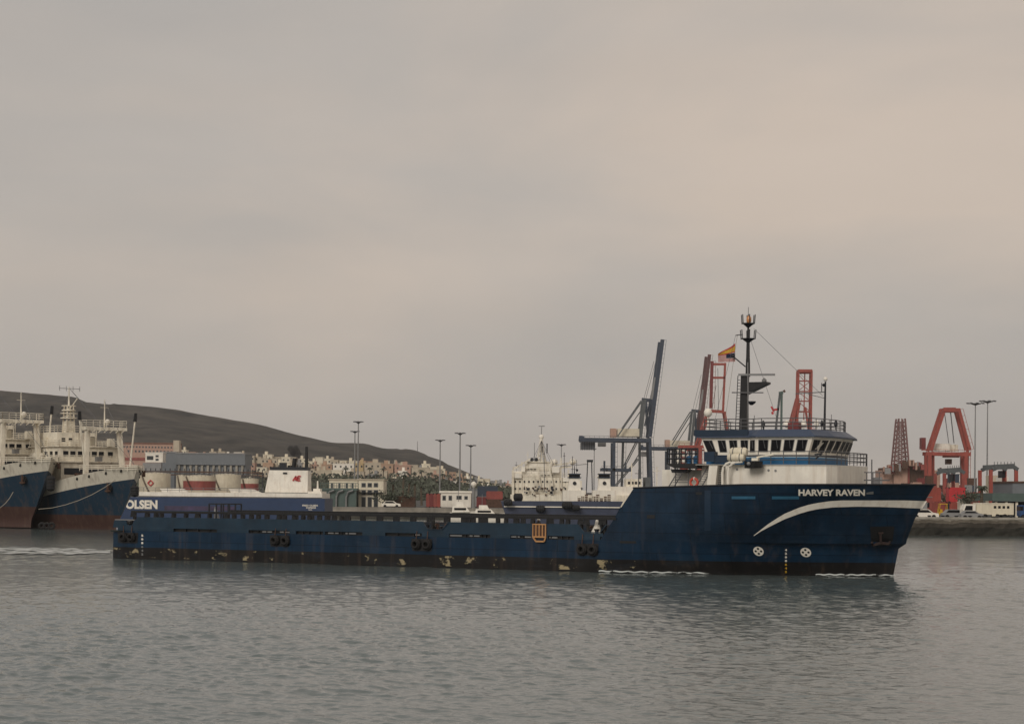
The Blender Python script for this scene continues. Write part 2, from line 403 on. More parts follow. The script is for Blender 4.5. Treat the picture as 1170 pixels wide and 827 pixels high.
ub = 47.65; mb.add([(ua(0), -7.5, KN), (ua(0), 7.5, KN), (ua(1), 7.5, 6.51), (ua(1), -7.5, 6.51)], [(0, 1, 2, 3)])
# underside of the knuckle
vs = []; fs = []
for j in range(60):
    u = 56+(69.7-56)*j/59
    vs += [(u, -bb(u, KN, True), KN), (u, 0, KN), (u, bb(u, KN, True), KN)]
for j in range(59):
    for k in (0, 1): fs.append((j*3+k, j*3+k+1, j*3+k+4, j*3+k+3))
mb.add(vs, fs)
mb.build('forecastle', foremat, ves, smooth=True, fix=False)
# forecastle deck and cap rail
vs = []; fs = []
for j in range(50):
    u = 50.2+(71.6-50.2)*j/49; b = bb(u, 6, True)-.05; vs += [(u, -b, 5.9), (u, b, 5.9)]
for j in range(49): fs.append((2*j, 2*j+1, 2*j+3, 2*j+2))
mb = MB(); mb.add(vs, fs); mb.build('forecastle_deck', 'deck', ves)
mb = MB()
for sg in (-1, 1):
    mb.tube([(u, sg*bb(u, zt(u), True), zt(u)+.02) for u in [50.4+(71.7-50.4)*k/60 for k in range(61)]]+[(71.95, 0, 6.96)], .07, 6)
mb.build('cap_rail', 'dark', ves, smooth=True)
# stern deck, inner gear
mb = MB(); mb.box(.02, 50.3, -7.38, 7.38, KN-.12, KN+.01); mb.build('cargo_deck', 'deck', ves)

# aft bulwark with freeing ports, mooring openings and raised cap rail
def U(x, y, yl=-7.5): return H(x, y, yl)[0]
Z0, ZS, ZB = KN+.01, 2.72, 3.68
slots = [(198, 248), (284, 331), (338, 369), (371, 414), (440, 482), (513, 560), (583, 607), (626, 656)]
sl = [(U(a, 606+(a-200)*.024), U(b, 606+(b-200)*.024)) for a, b in slots]
bayu = [(31.83, 32.3, 33.68, 34.3), (45.7, 46.3, 47.65, 48.2)]
for sg in (-1, 1):
    ZB = 3.68 if sg < 0 else 3.38
    mb = MB()
    ya, yb = sorted((sg*7.5, sg*7.38))
    cur = 1.2
    for a, b in sl+[(47.65, 99)]:
        e2 = min(a, 47.65); mb.box(cur, e2, ya, yb, Z0, ZS); cur = b
    fn = lambda p, q, w: (p, w, q)
    # upper plate in three lengths with slanted ends at the mooring openings, sill below each
    mb.prism([(3.0, ZS+.002), (32.3, ZS+.002), (32.3, 3.08), (31.83, ZB), (3.0, ZB)], fn, ya, yb)
    mb.prism([(32.3, ZS+.002), (33.7, ZS+.002), (33.7, 3.06), (32.3, 3.06)], fn, ya, yb)
    mb.prism([(33.7, ZS+.002), (46.3, ZS+.002), (46.3, 3.05), (45.75, ZB), (34.3, ZB), (33.7, 3.06)], fn, ya, yb)
    mb.prism([(46.3, ZS+.002), (47.9, ZS+.002), (47.9, 3.0), (46.3, 3.0)], fn, ya, yb)
    mb.build('bulwark', 'bulwark', ves)
    mb = MB()
    mb.prism([(.9, Z0), (1.199, Z0), (1.199, ZS), (2.998, ZS), (2.998, 3.45), (2.75, 3.45), (2.45, 2.95), (1.95, 2.95), (1.75, 3.36), (.5, 3.36), (.35, ZS), (.9, ZS)], fn, ya, yb)
    mb.build('stern_bulwark', 'bulwark', ves)
    # framed edge bars at mooring openings
    y_ = sg*7.53
    for A, B_, C_, D_ in bayu:
        mb = MB(); mb.bar((A, y_, ZB), (B_, y_, 3.06), .07); mb.bar((B_, y_, 3.05), (C_, y_, 3.05), .07); mb.bar((C_, y_, 3.06), (D_, y_, ZB), .07)
        mb.build('opening_frame', 'bulwark', ves)
    mb = MB(); mb.box(.5, 2.75, sg*7.3-.12, sg*7.3+.12, 3.37, 3.45); mb.build('stern_cap', 'steel' if sg < 0 else 'navy', ves)
    # cap rail and stanchions
    mb = MB()
    mb.box(2.4, 49.0, sg*7.44-.13, sg*7.44+.13, 4.04, 4.24); mb.build('top_rail', 'black', ves)
    if sg < 0:
        for x in [151.6, 167, 177, 183, 197, 211, 225, 238, 258, 266, 276, 286, 294, 304, 318, 324, 335, 345, 352, 364, 372, 381, 389, 397, 414, 434, 453, 472, 493, 511, 531, 535, 540, 549, 554, 568, 577, 590, 597, 608, 626, 629, 641, 648, 663, 670, 686, 690]:
            u = U(x, 588+(x-150)*.012); ww = random.choice([.12, .2, .28, .16]); mb = MB()
            mb.prism([(u-ww, ZB-.01), (u+ww, ZB-.01), (u+ww*.7, 4.08), (u-ww*.7, 4.08)], fn, -7.5, -7.4)
            mb.box(u-.05, u+.05, -7.38, -7.0, Z0, 4.08); mb.build('stanchion', 'black', ves)
    else:
        for k in range(26):
            u = 3+k*1.75; mb = MB(); mb.box(u-.13, u+.13, 7.4, 7.5, ZB-.01, 4.08); mb.build('stanchion', 'black', ves)
    # fore slope plate from the cap rail up to the forecastle is part of the forecastle
for a, b in sl:
    mb = MB(); mb.box(a-.1, b+.1, -7.24, -7.18, KN+.012, 2.78); mb.build('slot_shade_plate', 'black', ves)  # black plates added behind the slots as the shade inside them
# inner crash barrier
for sg in (-1, 1):
    mb = MB()
    for a, b in ((3.5, 31.7), (34.4, 45.5)):
        mb.bar((a, sg*6.2, 3.3), (b, sg*6.2, 3.3), .25); mb.bar((a, sg*6.2, 2.85), (b, sg*6.2, 2.85), .18)
        k = a
        while k < b: mb.box(k-.1, k+.1, sg*6.2-.1, sg*6.2+.1, Z0, 3.3); k += 2.4
    mb.build('crash_barrier', 'dark', ves)
# rust-free recessed dark bar in forecastle side, window-like blue strips
def hull_strip(pts_top, pts_bot, name, m, off=.045, rows=3, n=40):
    mb = MB(); vs = []; fs = []
    for j in range(n+1):
        s_ = j/n
        xt = pts_top[0][0]+(pts_top[-1][0]-pts_top[0][0])*s_; yt = lerp(pts_top, xt)
        xb = pts_bot[0][0]+(pts_bot[-1][0]-pts_bot[0][0])*s_; yb = lerp(pts_bot, xb)
        for i in range(rows+1):
            t = i/rows; vs.append(hull_pt(xt+(xb-xt)*t, yt+(yb-yt)*t, off))
    for j in range(n):
        for i in range(rows): a = j*(rows+1)+i; fs.append((a, a+1, a+rows+2, a+rows+1))
    mb.add(vs, fs); return mb.build(name, m, ves, smooth=True)
px = lambda l: [(760+a/3.656, 470+b/3.656) for a, b in l]
hull_strip(px([(370, 517), (400, 493), (430, 470), (465, 447), (500, 426), (560, 401), (600, 389), (640, 381), (690, 374), (740, 371), (860, 371), (1000, 371), (1094, 374)]),
           px([(370, 520), (400, 500), (430, 484), (465, 466), (500, 449), (560, 427), (600, 415), (640, 407), (700, 400), (800, 397), (900, 398), (1000, 402), (1074, 405)]),
           'white_swoosh', 'white', n=90, rows=4)
hull_strip([(836, 566.8), (863, 566.8)], [(836, 570), (863, 570)], 'blue_side_strip', 'lblue', n=8)
hull_strip([(882, 566.8), (913, 566.8)], [(882, 570.2), (913, 570.2)], 'blue_side_strip', 'lblue', n=8)
hull_strip([(708, 617.5), (726.5, 618)], [(708, 620.3), (726.5, 620.6)], 'freeing_port', 'black', n=4)
hull_strip([(805, 560), (812, 560)], [(805, 606), (812, 606)], 'paint_patch', 'lblue' if False else 'navy', n=2, rows=8)
hull_strip([(739, 588), (748, 588)], [(739, 592), (748, 592)], 'scupper', 'black', n=2)
hull_strip([(795, 562), (802, 562)], [(795, 565), (802, 565)], 'scupper', 'black', n=2)
# name on the bow
text_mesh('HARVEY RAVEN', 1, 1, lambda s_, t: hull_pt(912.3+76*s_, 566.3-7.4*t, .05), 'lettering', 'white', ves, bold=.042, sub=1)
hull_strip([(990, 562.6), (998, 561.2)], [(990, 564.6), (998, 564.4)], 'small_badge', 'steel', n=3)
# bow thruster marks
for cx, cy in ((866.8, 629.5), (920.8, 630.8)):
    c = hull_pt(cx, cy, .0); mb = MB()
    def hp(dx, dz, off):
        u, z = c.x+dx, c.z+dz; return (u, -(bb(u, z, z > KN)+off), z)
    n = 24; rr = .36
    ring = [hp(rr*math.cos(2*PI*k/n), rr*math.sin(2*PI*k/n), .04) for k in range(n)]
    mb.add([hp(0, 0, .04)]+ring, [(0, k+1, (k+1) % n+1) for k in range(n)])
    mb.m = 1
    for q in range(4):
        a = PI/2*q; cc = (math.cos(a)*.19, math.sin(a)*.19)
        rg = [hp(cc[0]+.085*math.cos(2*PI*k/10), cc[1]+.085*math.sin(2*PI*k/10), .055) for k in range(10)]
        mb.add([hp(cc[0], cc[1], .055)]+rg, [(0, k+1, (k+1) % 10+1) for k in range(10)])
    mb.build('thruster_mark', ['white', 'black'], ves)
# draught figures
def draught(x0, y0, y1, n, ms):
    for k in range(n):
        y = y0+(y1-y0)*k/(n-1)
        text_mesh(str((n-k)*2 % 10), 1, 1, lambda s_, t: hull_pt(x0-1.2+2.4*s_, y+1.2-2.4*t, .05), 'draught_figure', ms[0] if k < n*.45 else ms[1], ves, bold=.06)
draught(898, 628, 653, 7, ('white', 'yellow'))
draught(162.5, 611.5, 633, 6, ('white', 'steel'))
# anchor and pocket
c = hull_pt(1007, 612, 0)
hull_strip([(994, 601.5), (1022, 601)], [(996, 624), (1019, 624)], 'anchor_pocket', 'black', .05, rows=4, n=8)
mb = MB(); a0 = hull_pt(1006, 608, .16); a1 = hull_pt(1006.5, 620, .2); mb.bar(a0, a1, .16)
l1 = hull_pt(997.5, 622.5, .2); r1 = hull_pt(1015.5, 621, .2); mb.bar(a1, l1, .2); mb.bar(a1, r1, .2)
mb.bar(hull_pt(1003.5, 609, .2), hull_pt(1009, 608.6, .2), .14)
mb.bar(l1, hull_pt(996, 619.5, .2), .14); mb.bar(r1, hull_pt(1017, 618, .2), .14)
mb.build('anchor', mat('dark_rust', (.025, .014, .012), .8), ves)
# tyre fenders in pairs, on chains against the side
def tyres(lst):
    for x, y, r_ in lst:
        c = hull_pt(x, y, .22); mb = MB()
        mb.torus(c, r_*.68, r_*.34, (0, 1, 0)); mb.torus(c+Vector((0, -.16, 0)), r_*.6, r_*.2, (0, 1, 0))
        o = mb.build('tyre_fender', 'rubber', ves, smooth=True)
        mb = MB(); mb.tube([c+Vector((0, .05, r_*.9)), (c.x, -7.54, 2.9)], .035, 5); mb.build('chain', 'rust', o)
tyres([(140.5, 613.5, .42), (149.5, 613.5, .42), (313.5, 617, .45), (325.5, 617.6, .45), (475, 621.5, .45), (487.5, 622, .45), (664.5, 627.5, .45), (677, 628, .45)])
for x0, x1, y0, y1 in ((134, 158, 608, 620), (308, 331, 611, 624), (470, 494, 615, 629), (659, 684, 620.5, 634)):
    hull_strip([(x0, y0), (x1, y0+.4)], [(x0+1, y1), (x1-1, y1+.4)], 'rubbing_plate', 'black', .03, n=4)
# orange boarding gate
mb = MB(); g = [H(609, 598, -7.62), H(623.5, 600, -7.62), H(609, 613, -7.62), H(623.5, 617, -7.62)]
u0, u1, ztp, zbt = g[0][0], g[1][0], g[0][1]-.05, g[2][1]
for k in range(5): uu = u0+(u1-u0)*k/4; mb.bar((uu, -7.62, zbt), (uu, -7.62, ztp), .085)
mb.bar((u0-.04, -7.62, ztp), (u1+.04, -7.62, ztp), .1); mb.bar((u0-.04, -7.62, zbt), (u1+.04, -7.62, zbt), .12)
mb.bar((u0, -7.62, zbt), (u0+.3, -7.7, zbt-.35), .1); mb.bar((u1, -7.62, zbt), (u1-.1, -7.7, zbt-.35), .1); mb.bar((u0+.3, -7.7, zbt-.35), (u1-.1, -7.7, zbt-.35), .12)
mb.build('boarding_gate', 'orange', ves)
mb = MB(); mb.box(u0+.03, u1-.03, -7.58, -7.52, zbt, ztp); mb.build('gate_backing', 'rust', ves)
# dark cage on deck
mb = MB(); ca = H(239, 575, -6.4); cb = H(262, 587, -6.4)
A, B_ = ca[0], cb[0]
for z in (4.9, 4.15): mb.bar((A, -6.4, z), (B_, -6.4, z), .1); mb.bar((A, -4.6, z), (B_, -4.6, z), .1)
for u in (A, A+.75, A+1.5, B_):
    for y in (-6.4, -4.6): mb.bar((u, y, KN), (u, y, 4.9), .1)
for u in (A, B_): mb.bar((u, -6.4, 4.9), (u, -4.6, 4.9), .1)
mb.build('deck_cage', 'dark', ves)

# ---------------- deckhouse
DZ = 8.34
plan = [(57.3, -5.8), (63.9, -5.8), (65.1, -5.3), (65.55, -4.0), (65.7, 0), (65.55, 4.0), (65.1, 5.3), (63.9, 5.8), (57.3, 5.8)]
mb = MB(); mb.loft([[(u, y, 5.8) for u, y in plan], [(u, y, DZ) for u, y in plan]]); dh = mb.build('deckhouse', 'white', ves)
mb = MB(); mb.box(54.9, 57.298, -4.6, 4.6, 5.8, DZ-.002); mb.build('deckhouse_aft_part', 'white', ves)
mb = MB(); mb.box(51.2, 54.9, -3.6, 3.6, 5.9, 8.0); mb.build('aft_deckhouse', 'white', ves)
plan2 = [(54.9, -5.8)]+plan[1:-1]+[(54.9, 5.8)]
mb = MB(); mb.loft([[(u*1.0, y*1.02, DZ+.002) for u, y in plan2], [(u, y*1.02, DZ+.03) for u, y in plan2]]); mb.build('bridge_deck', 'white', ves)
# small scuppers, vents on deckhouse side
for x, y in ((842, 536), (878, 537), (886, 537.5), (917, 537), (949, 538), (960, 538.5), (981, 539.5)):
    u, z = H(x, y, -5.85)
    if u < 62: mb = MB(); mb.lathe((u, -5.86, z), [(.09, 0), (.09, .05)], 10, 'y'); mb.build('porthole', 'steel', dh)
u, z = H(965, 547, -5.0); mb = MB(); mb.box(62.9, 63.2, -5.66, -5.3, 7.2, 7.6); mb.build('vent', 'steel', dh)
# pilothouse
def ringp(pl, z): return [(u, y, z) for u, y in pl]
half = [(55.2, -4.4), (58.7, -4.4), (59.5, -5.1), (63.6, -5.1), (64.0, -2.7), (64.15, 0)]
full_ = half+[(u, -y) for u, y in half[-2::-1]]
top_half = [(54.75, -4.4), (58.75, -4.45), (59.55, -5.25), (64.0, -5.25), (64.6, -2.75), (64.8, 0)]
full_t = top_half+[(u, -y) for u, y in top_half[-2::-1]]
ZP0, ZP1, ZP2 = DZ+.035, 9.14, 10.46
bandmat = zramp_mat('wheelhouse_band_paint', [(-9, (.62, .60, .55)), (8.3, (.02, .11, .24)), (8.92, (.25, .38, .50)), (8.98, (.65, .62, .56)), (9.0, (.01, .02, .045)), (9.12, (.7, .67, .6))], .45, var=.06, wob=0)
mb = MB(); mb.loft([ringp(full_, ZP0), ringp(full_, ZP1)]); ph0 = mb.build('blue_band', bandmat, ves)
mb = MB(); mb.loft([ringp(full_, ZP1+.002), ringp(full_t, ZP2)]); ph = mb.build('wheelhouse', 'white', ves)
def facet_win(a, b, s0, s1, t0=.16, t1=.84, lean=0, par=None):
    p00 = Vector((*full_[a], ZP1)); p10 = Vector((*full_[b], ZP1)); p01 = Vector((*full_t[a], ZP2)); p11 = Vector((*full_t[b], ZP2))
    def q(s_, t): return (p00*(1-s_)+p10*s_)*(1-t)+(p01*(1-s_)+p11*s_)*t
    nrm = (p10-p00).cross(p01-p00).normalized()
    ce = Vector((60, 0, 9.8))
    if nrm.dot(q(.5, .5)-ce) < 0: nrm = -nrm
    def pane(name, g, d0, d1, m, par):
        cs = [q(s0-g, t0-g), q(s1+g, t0-g), q(s1+g+lean, t1+g), q(s0-g+lean, t1+g)]
        mb = MB(); vs = [c+nrm*d0 for c in cs]+[c+nrm*d1 for c in cs]
        mb.add(vs, [(3, 2, 1, 0), (4, 5, 6, 7), (0, 1, 5, 4), (1, 2, 6, 5), (2, 3, 7, 6), (3, 0, 4, 7)])
        return mb.build(name, m, par)
    f_ = pane('window_frame', .012, -.02, .015, 'steel', par or ph)
    wn_ = pane('window', 0, -.01, .03, 'glass', f_)
    m0 = q((s0+s1)/2, t1)+nrm*.06; m1 = q((s0+s1)/2+(s1-s0)*.25, t0+.2)+nrm*.06; mw = MB(); mw.bar(m0, m1, .035); mw.build('wiper', 'railgrey', f_)
for a, b, sgs in ((0, 1, 0), ):
    facet_win(0, 1, .06, .24, lean=-.03); facet_win(0, 1, .34, .49); facet_win(0, 1, .58, .73); facet_win(0, 1, .82, .96)
facet_win(1, 2, .12, .80)
for k in range(4): facet_win(2, 3, .05+k*.235, .05+k*.235+.165)
nW = len(full_)
for a_, b_ in ((.12, .48), (.60, .95)): facet_win(3, 4, a_, b_)
for a_, b_ in ((.08, .44), (.56, .92)): facet_win(4, 5, a_, b_); facet_win(5, 6, a_, b_)
for a_, b_ in ((.05, .4), (.52, .88)): facet_win(6, 7, a_, b_)
for k in range(4): facet_win(7, 8, .05+k*.235, .05+k*.235+.165)
for k in range(4): facet_win(9, 10, .06+k*.24, .06+k*.24+.15)
# wiper-like white sign in the third front window
mb = MB(); mb.box(54.5, 55.2, -3, 3, DZ+.1, 10.3); mb.build('aft_wheelhouse_wall', 'white', ves)
# roof with sloping fascia
ro = [(54.4, -4.7), (58.8, -4.75), (59.6, -5.6), (64.25, -5.5), (64.95, -2.9), (65.15, 0)]
ri = [(54.6, -4.3), (58.9, -4.3), (59.7, -5.0), (63.6, -4.9), (64.2, -2.7), (64.4, 0)]
ro += [(u, -y) for u, y in ro[-2::-1]]; ri += [(u, -y) for u, y in ri[-2::-1]]
mb = MB(); mb.loft([ringp(ro, ZP2+.002), ringp(ro, ZP2+.1), ringp(ri, 11.05), ]); rf = mb.build('roof', 'roofblue', ves)
mb = MB(); mb.box(54.3, 58.7, -4.75, -4.62, ZP2+.12, 11.06); mb.build('roof_fascia', 'navy', ves)
# railings
def railing(pts, z, h, par, name='railing', m='railgrey', r_=.035, step=1.1, n=3):
    mb = MB()
    for k in range(1, n+1): mb.tube([(p[0], p[1], z+h*k/n) for p in pts], r_, 5)
    for p, q in zip(pts, pts[1:]):
        L_ = math.hypot(q[0]-p[0], q[1]-p[1]); c_ = max(1, round(L_/step))
        for k in range(c_+1): mb.tube([(p[0]+(q[0]-p[0])*k/c_, p[1]+(q[1]-p[1])*k/c_, z), (p[0]+(q[0]-p[0])*k/c_, p[1]+(q[1]-p[1])*k/c_, z+h)], r_, 5)
    return mb.build(name, m, par)
rr_ = [(54.9, -4.1), (58.9, -4.1), (59.8, -4.8), (63.5, -4.7), (64.0, -2.6), (64.2, 0), (64.0, 2.6), (63.5, 4.7), (59.8, 4.8), (58.9, 4.1), (54.9, 4.1), (54.9, -4.1)]
railing(rr_, 11.05, .85, ves)
br = [(58.9, -5.75), (63.9, -5.75), (65.05, -5.25), (65.5, -3.95), (65.62, 0), (65.5, 3.95), (65.05, 5.25), (63.9, 5.75), (55.0, 5.75)]
railing(br, DZ+.08, .95, ves)
# ---- main mast
mb = MB()
ma = H(850, 491, 0); 
mb.loft([[(56.62+sx*.29, sy*.24, 10.9) for sx, sy in ((-1, -1), (1, -1), (1, 1), (-1, 1))], [(56.72+sx*.27, sy*.24, 15.6) for sx, sy in ((-1, -1), (1, -1), (1, 1), (-1, 1))]])
mast = mb.build('mast', 'black', ves)
mb = MB(); mb.tube([(56.95, 0, 15.4), (56.95, 0, 16.8)], .2, 8, .17); mb.tube([(56.95, 0, 16.8), (56.95, 0, 18.4)], .16, 8, .13); mb.tube([(56.95, 0, 18.4), (56.95, 0, 20.3)], .11, 8, .05)
mb.build('mast_pole', 'black', mast, smooth=True)
for zc, rr in ((18.35, .62), (19.55, .55)):
    mb = MB(); mb.lathe((56.95, 0, zc), [(.08, -.28), (rr*.75, 0), (rr, .06), (rr*.9, .08), (.05, .08)], 12)
    for k in range(6):
        a = 2*PI*k/6; mb.tube([(56.95+rr*.95*math.cos(a), rr*.95*math.sin(a), zc), (56.95+rr*1.05*math.cos(a), rr*1.05*math.sin(a), zc+.75)], .04, 5)
    mb.build('crows_nest', 'dark', mast)
mb = MB(); mb.lathe((57.0, 0, 19.65), [(.12, 0), (.2, .1), (.2, .38), (.1, .55)], 10); mb.build('mast_lamp', 'lens', mast, smooth=True)
mb = MB(); mb.tube([(56.95, 0, 20.2), (56.95, 0, 20.9)], .03, 5); mb.build('antenna', 'steel', mast)
mb = MB(); mb.bar((56.3, -.35, 15.55), (59.3, -.35, 15.5), .14, .16); mb.build('radar_scanner', 'steel', mast)
mb = MB(); mb.prism([(56.9, 14.0), (56.9, 14.95), (58.7, 14.95), (58.7, 14.8)], lambda p, q, w_: (p, w_, q), -.45, .45); mb.build('radar_platform', 'black', mast)
mb = MB(); mb.lathe((58.35, -.1, 14.97), [(.18, 0), (.2, .15), (.05, .3)], 10); mb.build('radar_dome', 'steel', mast, smooth=True)
mb = MB(); mb.bar((55.8, -.45, 14.15), (58.4, -.45, 14.1), .09); mb.build('signal_yard', 'railgrey', mast)
mb = MB(); mb.lathe((57.35, -.2, 13.35), [(.1, -.2), (.35, 0), (.35, .1), (.05, .12)], 10); mb.build('floodlight', 'dark', mast)
mb = MB(); mb.bar((56.75, 0, 16.2), (55.75, 0, 17.0), .09); mb.ball((55.7, 0, 17.05), .14); mb.build('strut', 'dark', mast)
mb = MB()
for k in range(17): z = 11.3+k*.24; mb.bar((56.0+.01*k, -.2, z), (56.38, -.2, z), .04)
mb.bar((56.02, -.2, 11.1), (56.2, -.2, 15.5), .05); mb.build('ladder', 'dark', mast)
mb = MB(); mb.tube([(57.2, -.45, 11.1), (57.1, -.45, 16.5)], .05, 6); mb.build('cable_conduit', 'steel', mast)
# rigging wires
mb = MB(); mb.tube([(57.4, 0, 19.2), (63.1, 0, 13.8)], .014, 4); mb.tube([(55.9, 0, 18.7), (54.6, -1.5, 11.2)], .014, 4); mb.tube([(57.2, 0, 18.2), (59.4, 0, 12)], .014, 4)
mb.tube([(55.9, 0, 18.7), (56.5, 0, 18.75)], .04, 4); mb.build('rigging', 'railgrey', ves)
# foremast
mb = MB(); mb.tube([(63.25, 0, 11), (63.3, 0, 14.9)], .1, 8, .07)
fm = mb.build('foremast', 'dark', ves, smooth=True)
mb = MB(); mb.bar((63.3, 0, 14.1), (60.9, 0, 14.0), .07); mb.bar((63.3, 0, 13.6), (61.9, 0, 13.95), .05); mb.bar((63.0, 0, 14.1), (63.0, 0, 14.8), .06); mb.build('yard_arm', 'railgrey', fm)
mb = MB(); mb.ball((63.3, 0, 15.1), .17); mb.build('radome', 'white', fm, smooth=True)
mb = MB(); mb.lathe((63.2, -.1, 14.65), [(.05, -.15), (.15, 0), (.05, .1)], 8); mb.build('masthead_lamp', 'dark', fm)
# gear on roof
for x, r_, m in ((872, .16, 'dark'), (899, .3, 'white'), (918, .22, 'white'), (933, .2, 'white'), (939, .12, 'dark'), (955, .14, 'dark')):
    u = H(x, 486, -2)[0]; mb = MB(); mb.lathe((u, -2, 11.06), [(r_*.3, 0), (r_*.3, .25), (r_, .35), (r_, .55), (r_*.5, .75), (.02, .8)], 10); mb.build('roof_aerial', m, rf, smooth=True)
u = H(908, 486, -3)[0]; mb = MB(); mb.box(u-.45, u+.4, -3.3, -2.6, 11.06, 11.62); mb.build('roof_locker', 'darkred', rf)
mb = MB(); mb.ball((H(809, 466, 0)[0], 0, 12.6), .35); mb.tube([(H(809, 466, 0)[0], 0, 11), (H(809, 466, 0)[0], 0, 12.4)], .06, 6); mb.build('satellite_dome', 'white', rf, smooth=True)
for x in (862, 926, 950): 
    u = H(x, 470, -1)[0]; mb = MB(); mb.tube([(u, -1, 11), (u, -1, 12.3)], .025, 5); mb.build('whip_aerial', 'railgrey', rf)
# aft platform with dark railing, ladders, davits
pa, pb = H(766, 531, -4.6)[0], H(802, 531, -4.6)[0]
mb = MB(); mb.prism([(pa, 8.45), (pb, 8.45), (pb, 8.1), (pa+.7, 8.1)], lambda p, q, w_: (p, w_, q), -5.6, -2.4); pf = mb.build('side_platform', 'black', ves)
railing([(pa+.1, -2.6), (pa+.1, -5.5), (pb, -5.5)], 8.45, 1.15, pf, 'platform_railing', 'dark', .055, .5)
mb = MB()
for x in (775.5, 781.5):
    u = H(x, 520, -5.3)[0]
    for z in (8.65, 9.1, 9.5): mb.ball((u, -5.3, z), .17)
mb.build('signal_balls', 'white', pf, smooth=True)
for x in (787, 795): 
    u = H(x, 527, -5)[0]; mb = MB(); mb.lathe((u, -5, 8.46), [(.2, 0), (.22, .5), (.1, .6)], 10); mb.build('blue_drum', 'blue', pf)
mb = MB(); a, b = H(769, 539, -4.5), H(788, 539, -4.5); mb.loft([[(a[0]+.1, y, 7.75) for y in (-5, -4)]+[(b[0]-.2, y, 7.75) for y in (-4, -5)], [(a[0], y, 8.02) for y in (-5, -4)]+[(b[0], y, 8.02) for y in (-4, -5)]]); mb.build('crane_tub', 'dark', ves)
mb = MB()
for x in (772, 786.5):
    u = H(x, 540, -4.8)[0]; mb.bar((u, -4.8, 6.0), (u, -4.8, 7.75), .06)
a, b = H(772, 548, -4.8), H(786.5, 548, -4.8); mb.bar((a[0], -4.8, 7.2), (b[0], -4.8, 7.2), .06); mb.bar((a[0], -4.8, 7.0), (b[0], -4.8, 7.0), .05)
mb.build('support_frame', 'railgrey', ves)
def side_ladder(x0, y0, x1, y1, yl, m='railgrey'):
    a, b = H(x0, y0, yl), H(x1, y1, yl); mb = MB()
    for o_ in (0, .45): mb.bar((a[0]+o_, yl, a[1]), (b[0]+o_, yl, b[1]), .07)
    for k in range(9): t = k/8; mb.bar((a[0]+(b[0]-a[0])*t, yl, a[1]+(b[1]-a[1])*t), (a[0]+(b[0]-a[0])*t+.45, yl, a[1]+(b[1]-a[1])*t), .04)
    mb.build('inclined_ladder', m, ves)
side_ladder(796, 555, 808, 534, -5.2); side_ladder(764, 556, 773, 541, -5.2); side_ladder(819, 553, 820, 533, -5.9, 'dark')
for k, (y0) in enumerate((539, 545, 550)): pass
# slanted white wing plate
q = [H(807.5, 556, -6.3), H(817.5, 556, -6.3), H(820, 532, -6.3), H(810.5, 532, -6.3)]
mb = MB(); mb.prism(q, lambda p, q_, w_: (p, w_, q_), -6.35, -5.85); mb.build('wing_support', 'white', ves)
# curved white davit pipes
for dx in (0, 6.5):
    pts = [H(825.5+dx, 556, -6.5), H(825.3+dx, 540, -6.5), H(826.5+dx, 534, -6.5), H(829.5+dx, 530, -6.5), H(834+dx, 528, -6.5), H(842+dx, 527.3, -6.5)]
    mb = MB(); mb.tube([(p[0], -6.5, p[1]) for p in pts], .1, 8); mb.build('davit', 'white', ves, smooth=True)
# liferaft canisters
def canister(xa, xb, yc, yl, r_):
    a, b = H(xa, yc, yl), H(xb, yc, yl); L_ = b[0]-a[0]
    mb = MB(); mb.lathe((a[0], yl, a[1]), [(.05, 0), (r_*.75, .03), (r_, .18), (r_, L_*.46), (r_*1.08, L_*.47), (r_*1.08, L_*.53), (r_, L_*.54), (r_, L_-.18), (r_*.75, L_-.03), (.05, L_)], 16, 'x')
    o = mb.build('liferaft_canister', 'cream', ves, smooth=True)
    mb = MB()
    for t in (.25, .75): mb.lathe((a[0]+L_*t-.03, yl, a[1]), [(r_+.02, 0), (r_+.02, .06)], 16, 'x')
    mb.build('strap', 'railgrey', o)
canister(834, 854, 516.5, -6.3, .36); canister(831.5, 851, 522.5, -6.45, .33)
mb = MB(); a, b = H(806, 522, -5.6), H(818, 522, -5.6); mb.box(a[0], b[0], -5.9, -5.2, 8.6, 9.35); mb.build('deck_locker', 'navy', ves)
mb = MB(); a, b = H(818, 522, -5.4), H(833, 522, -5.4); mb.box(a[0]+.01, b[0], -5.8, -5.2, 8.5, 9.0); mb.build('deck_locker', 'navy', ves)
# rescue boat
a, b = H(853, 530, -6.5), H(871, 530, -6.5); L_ = b[0]-a[0]; mb = MB()
rings = []
for k in range(7):
    t = k/6; wd = .55*(1-(max(0, t-.6)/.4)**2*.8); zb = a[1]-.32+.15*max(0, t-.6)
    rings.append([(a[0]+L_*t, -6.5-wd, a[1]+.22), (a[0]+L_*t, -6.5-wd*.8, zb), (a[0]+L_*t, -6.5+wd*.8, zb), (a[0]+L_*t, -6.5+wd, a[1]+.22)])
mb.loft(rings); rb = mb.build('rescue_boat', 'black', ves, smooth=False)
mb = MB(); mb.ball((a[0]+.35, -7.0, a[1]+.02), .16); mb.build('boat_fender', 'steel', rb)
mb = MB(); mb.box(a[0]+.5, a[0]+1.0, -6.8, -6.4, a[1]+.24, a[1]+.45); mb.bar((a[0]+.8, -6.5, a[1]+.5), (a[0]+2.1, -6.3, a[1]+.75), .12); mb.build('boat_console', 'oldwhite', rb)
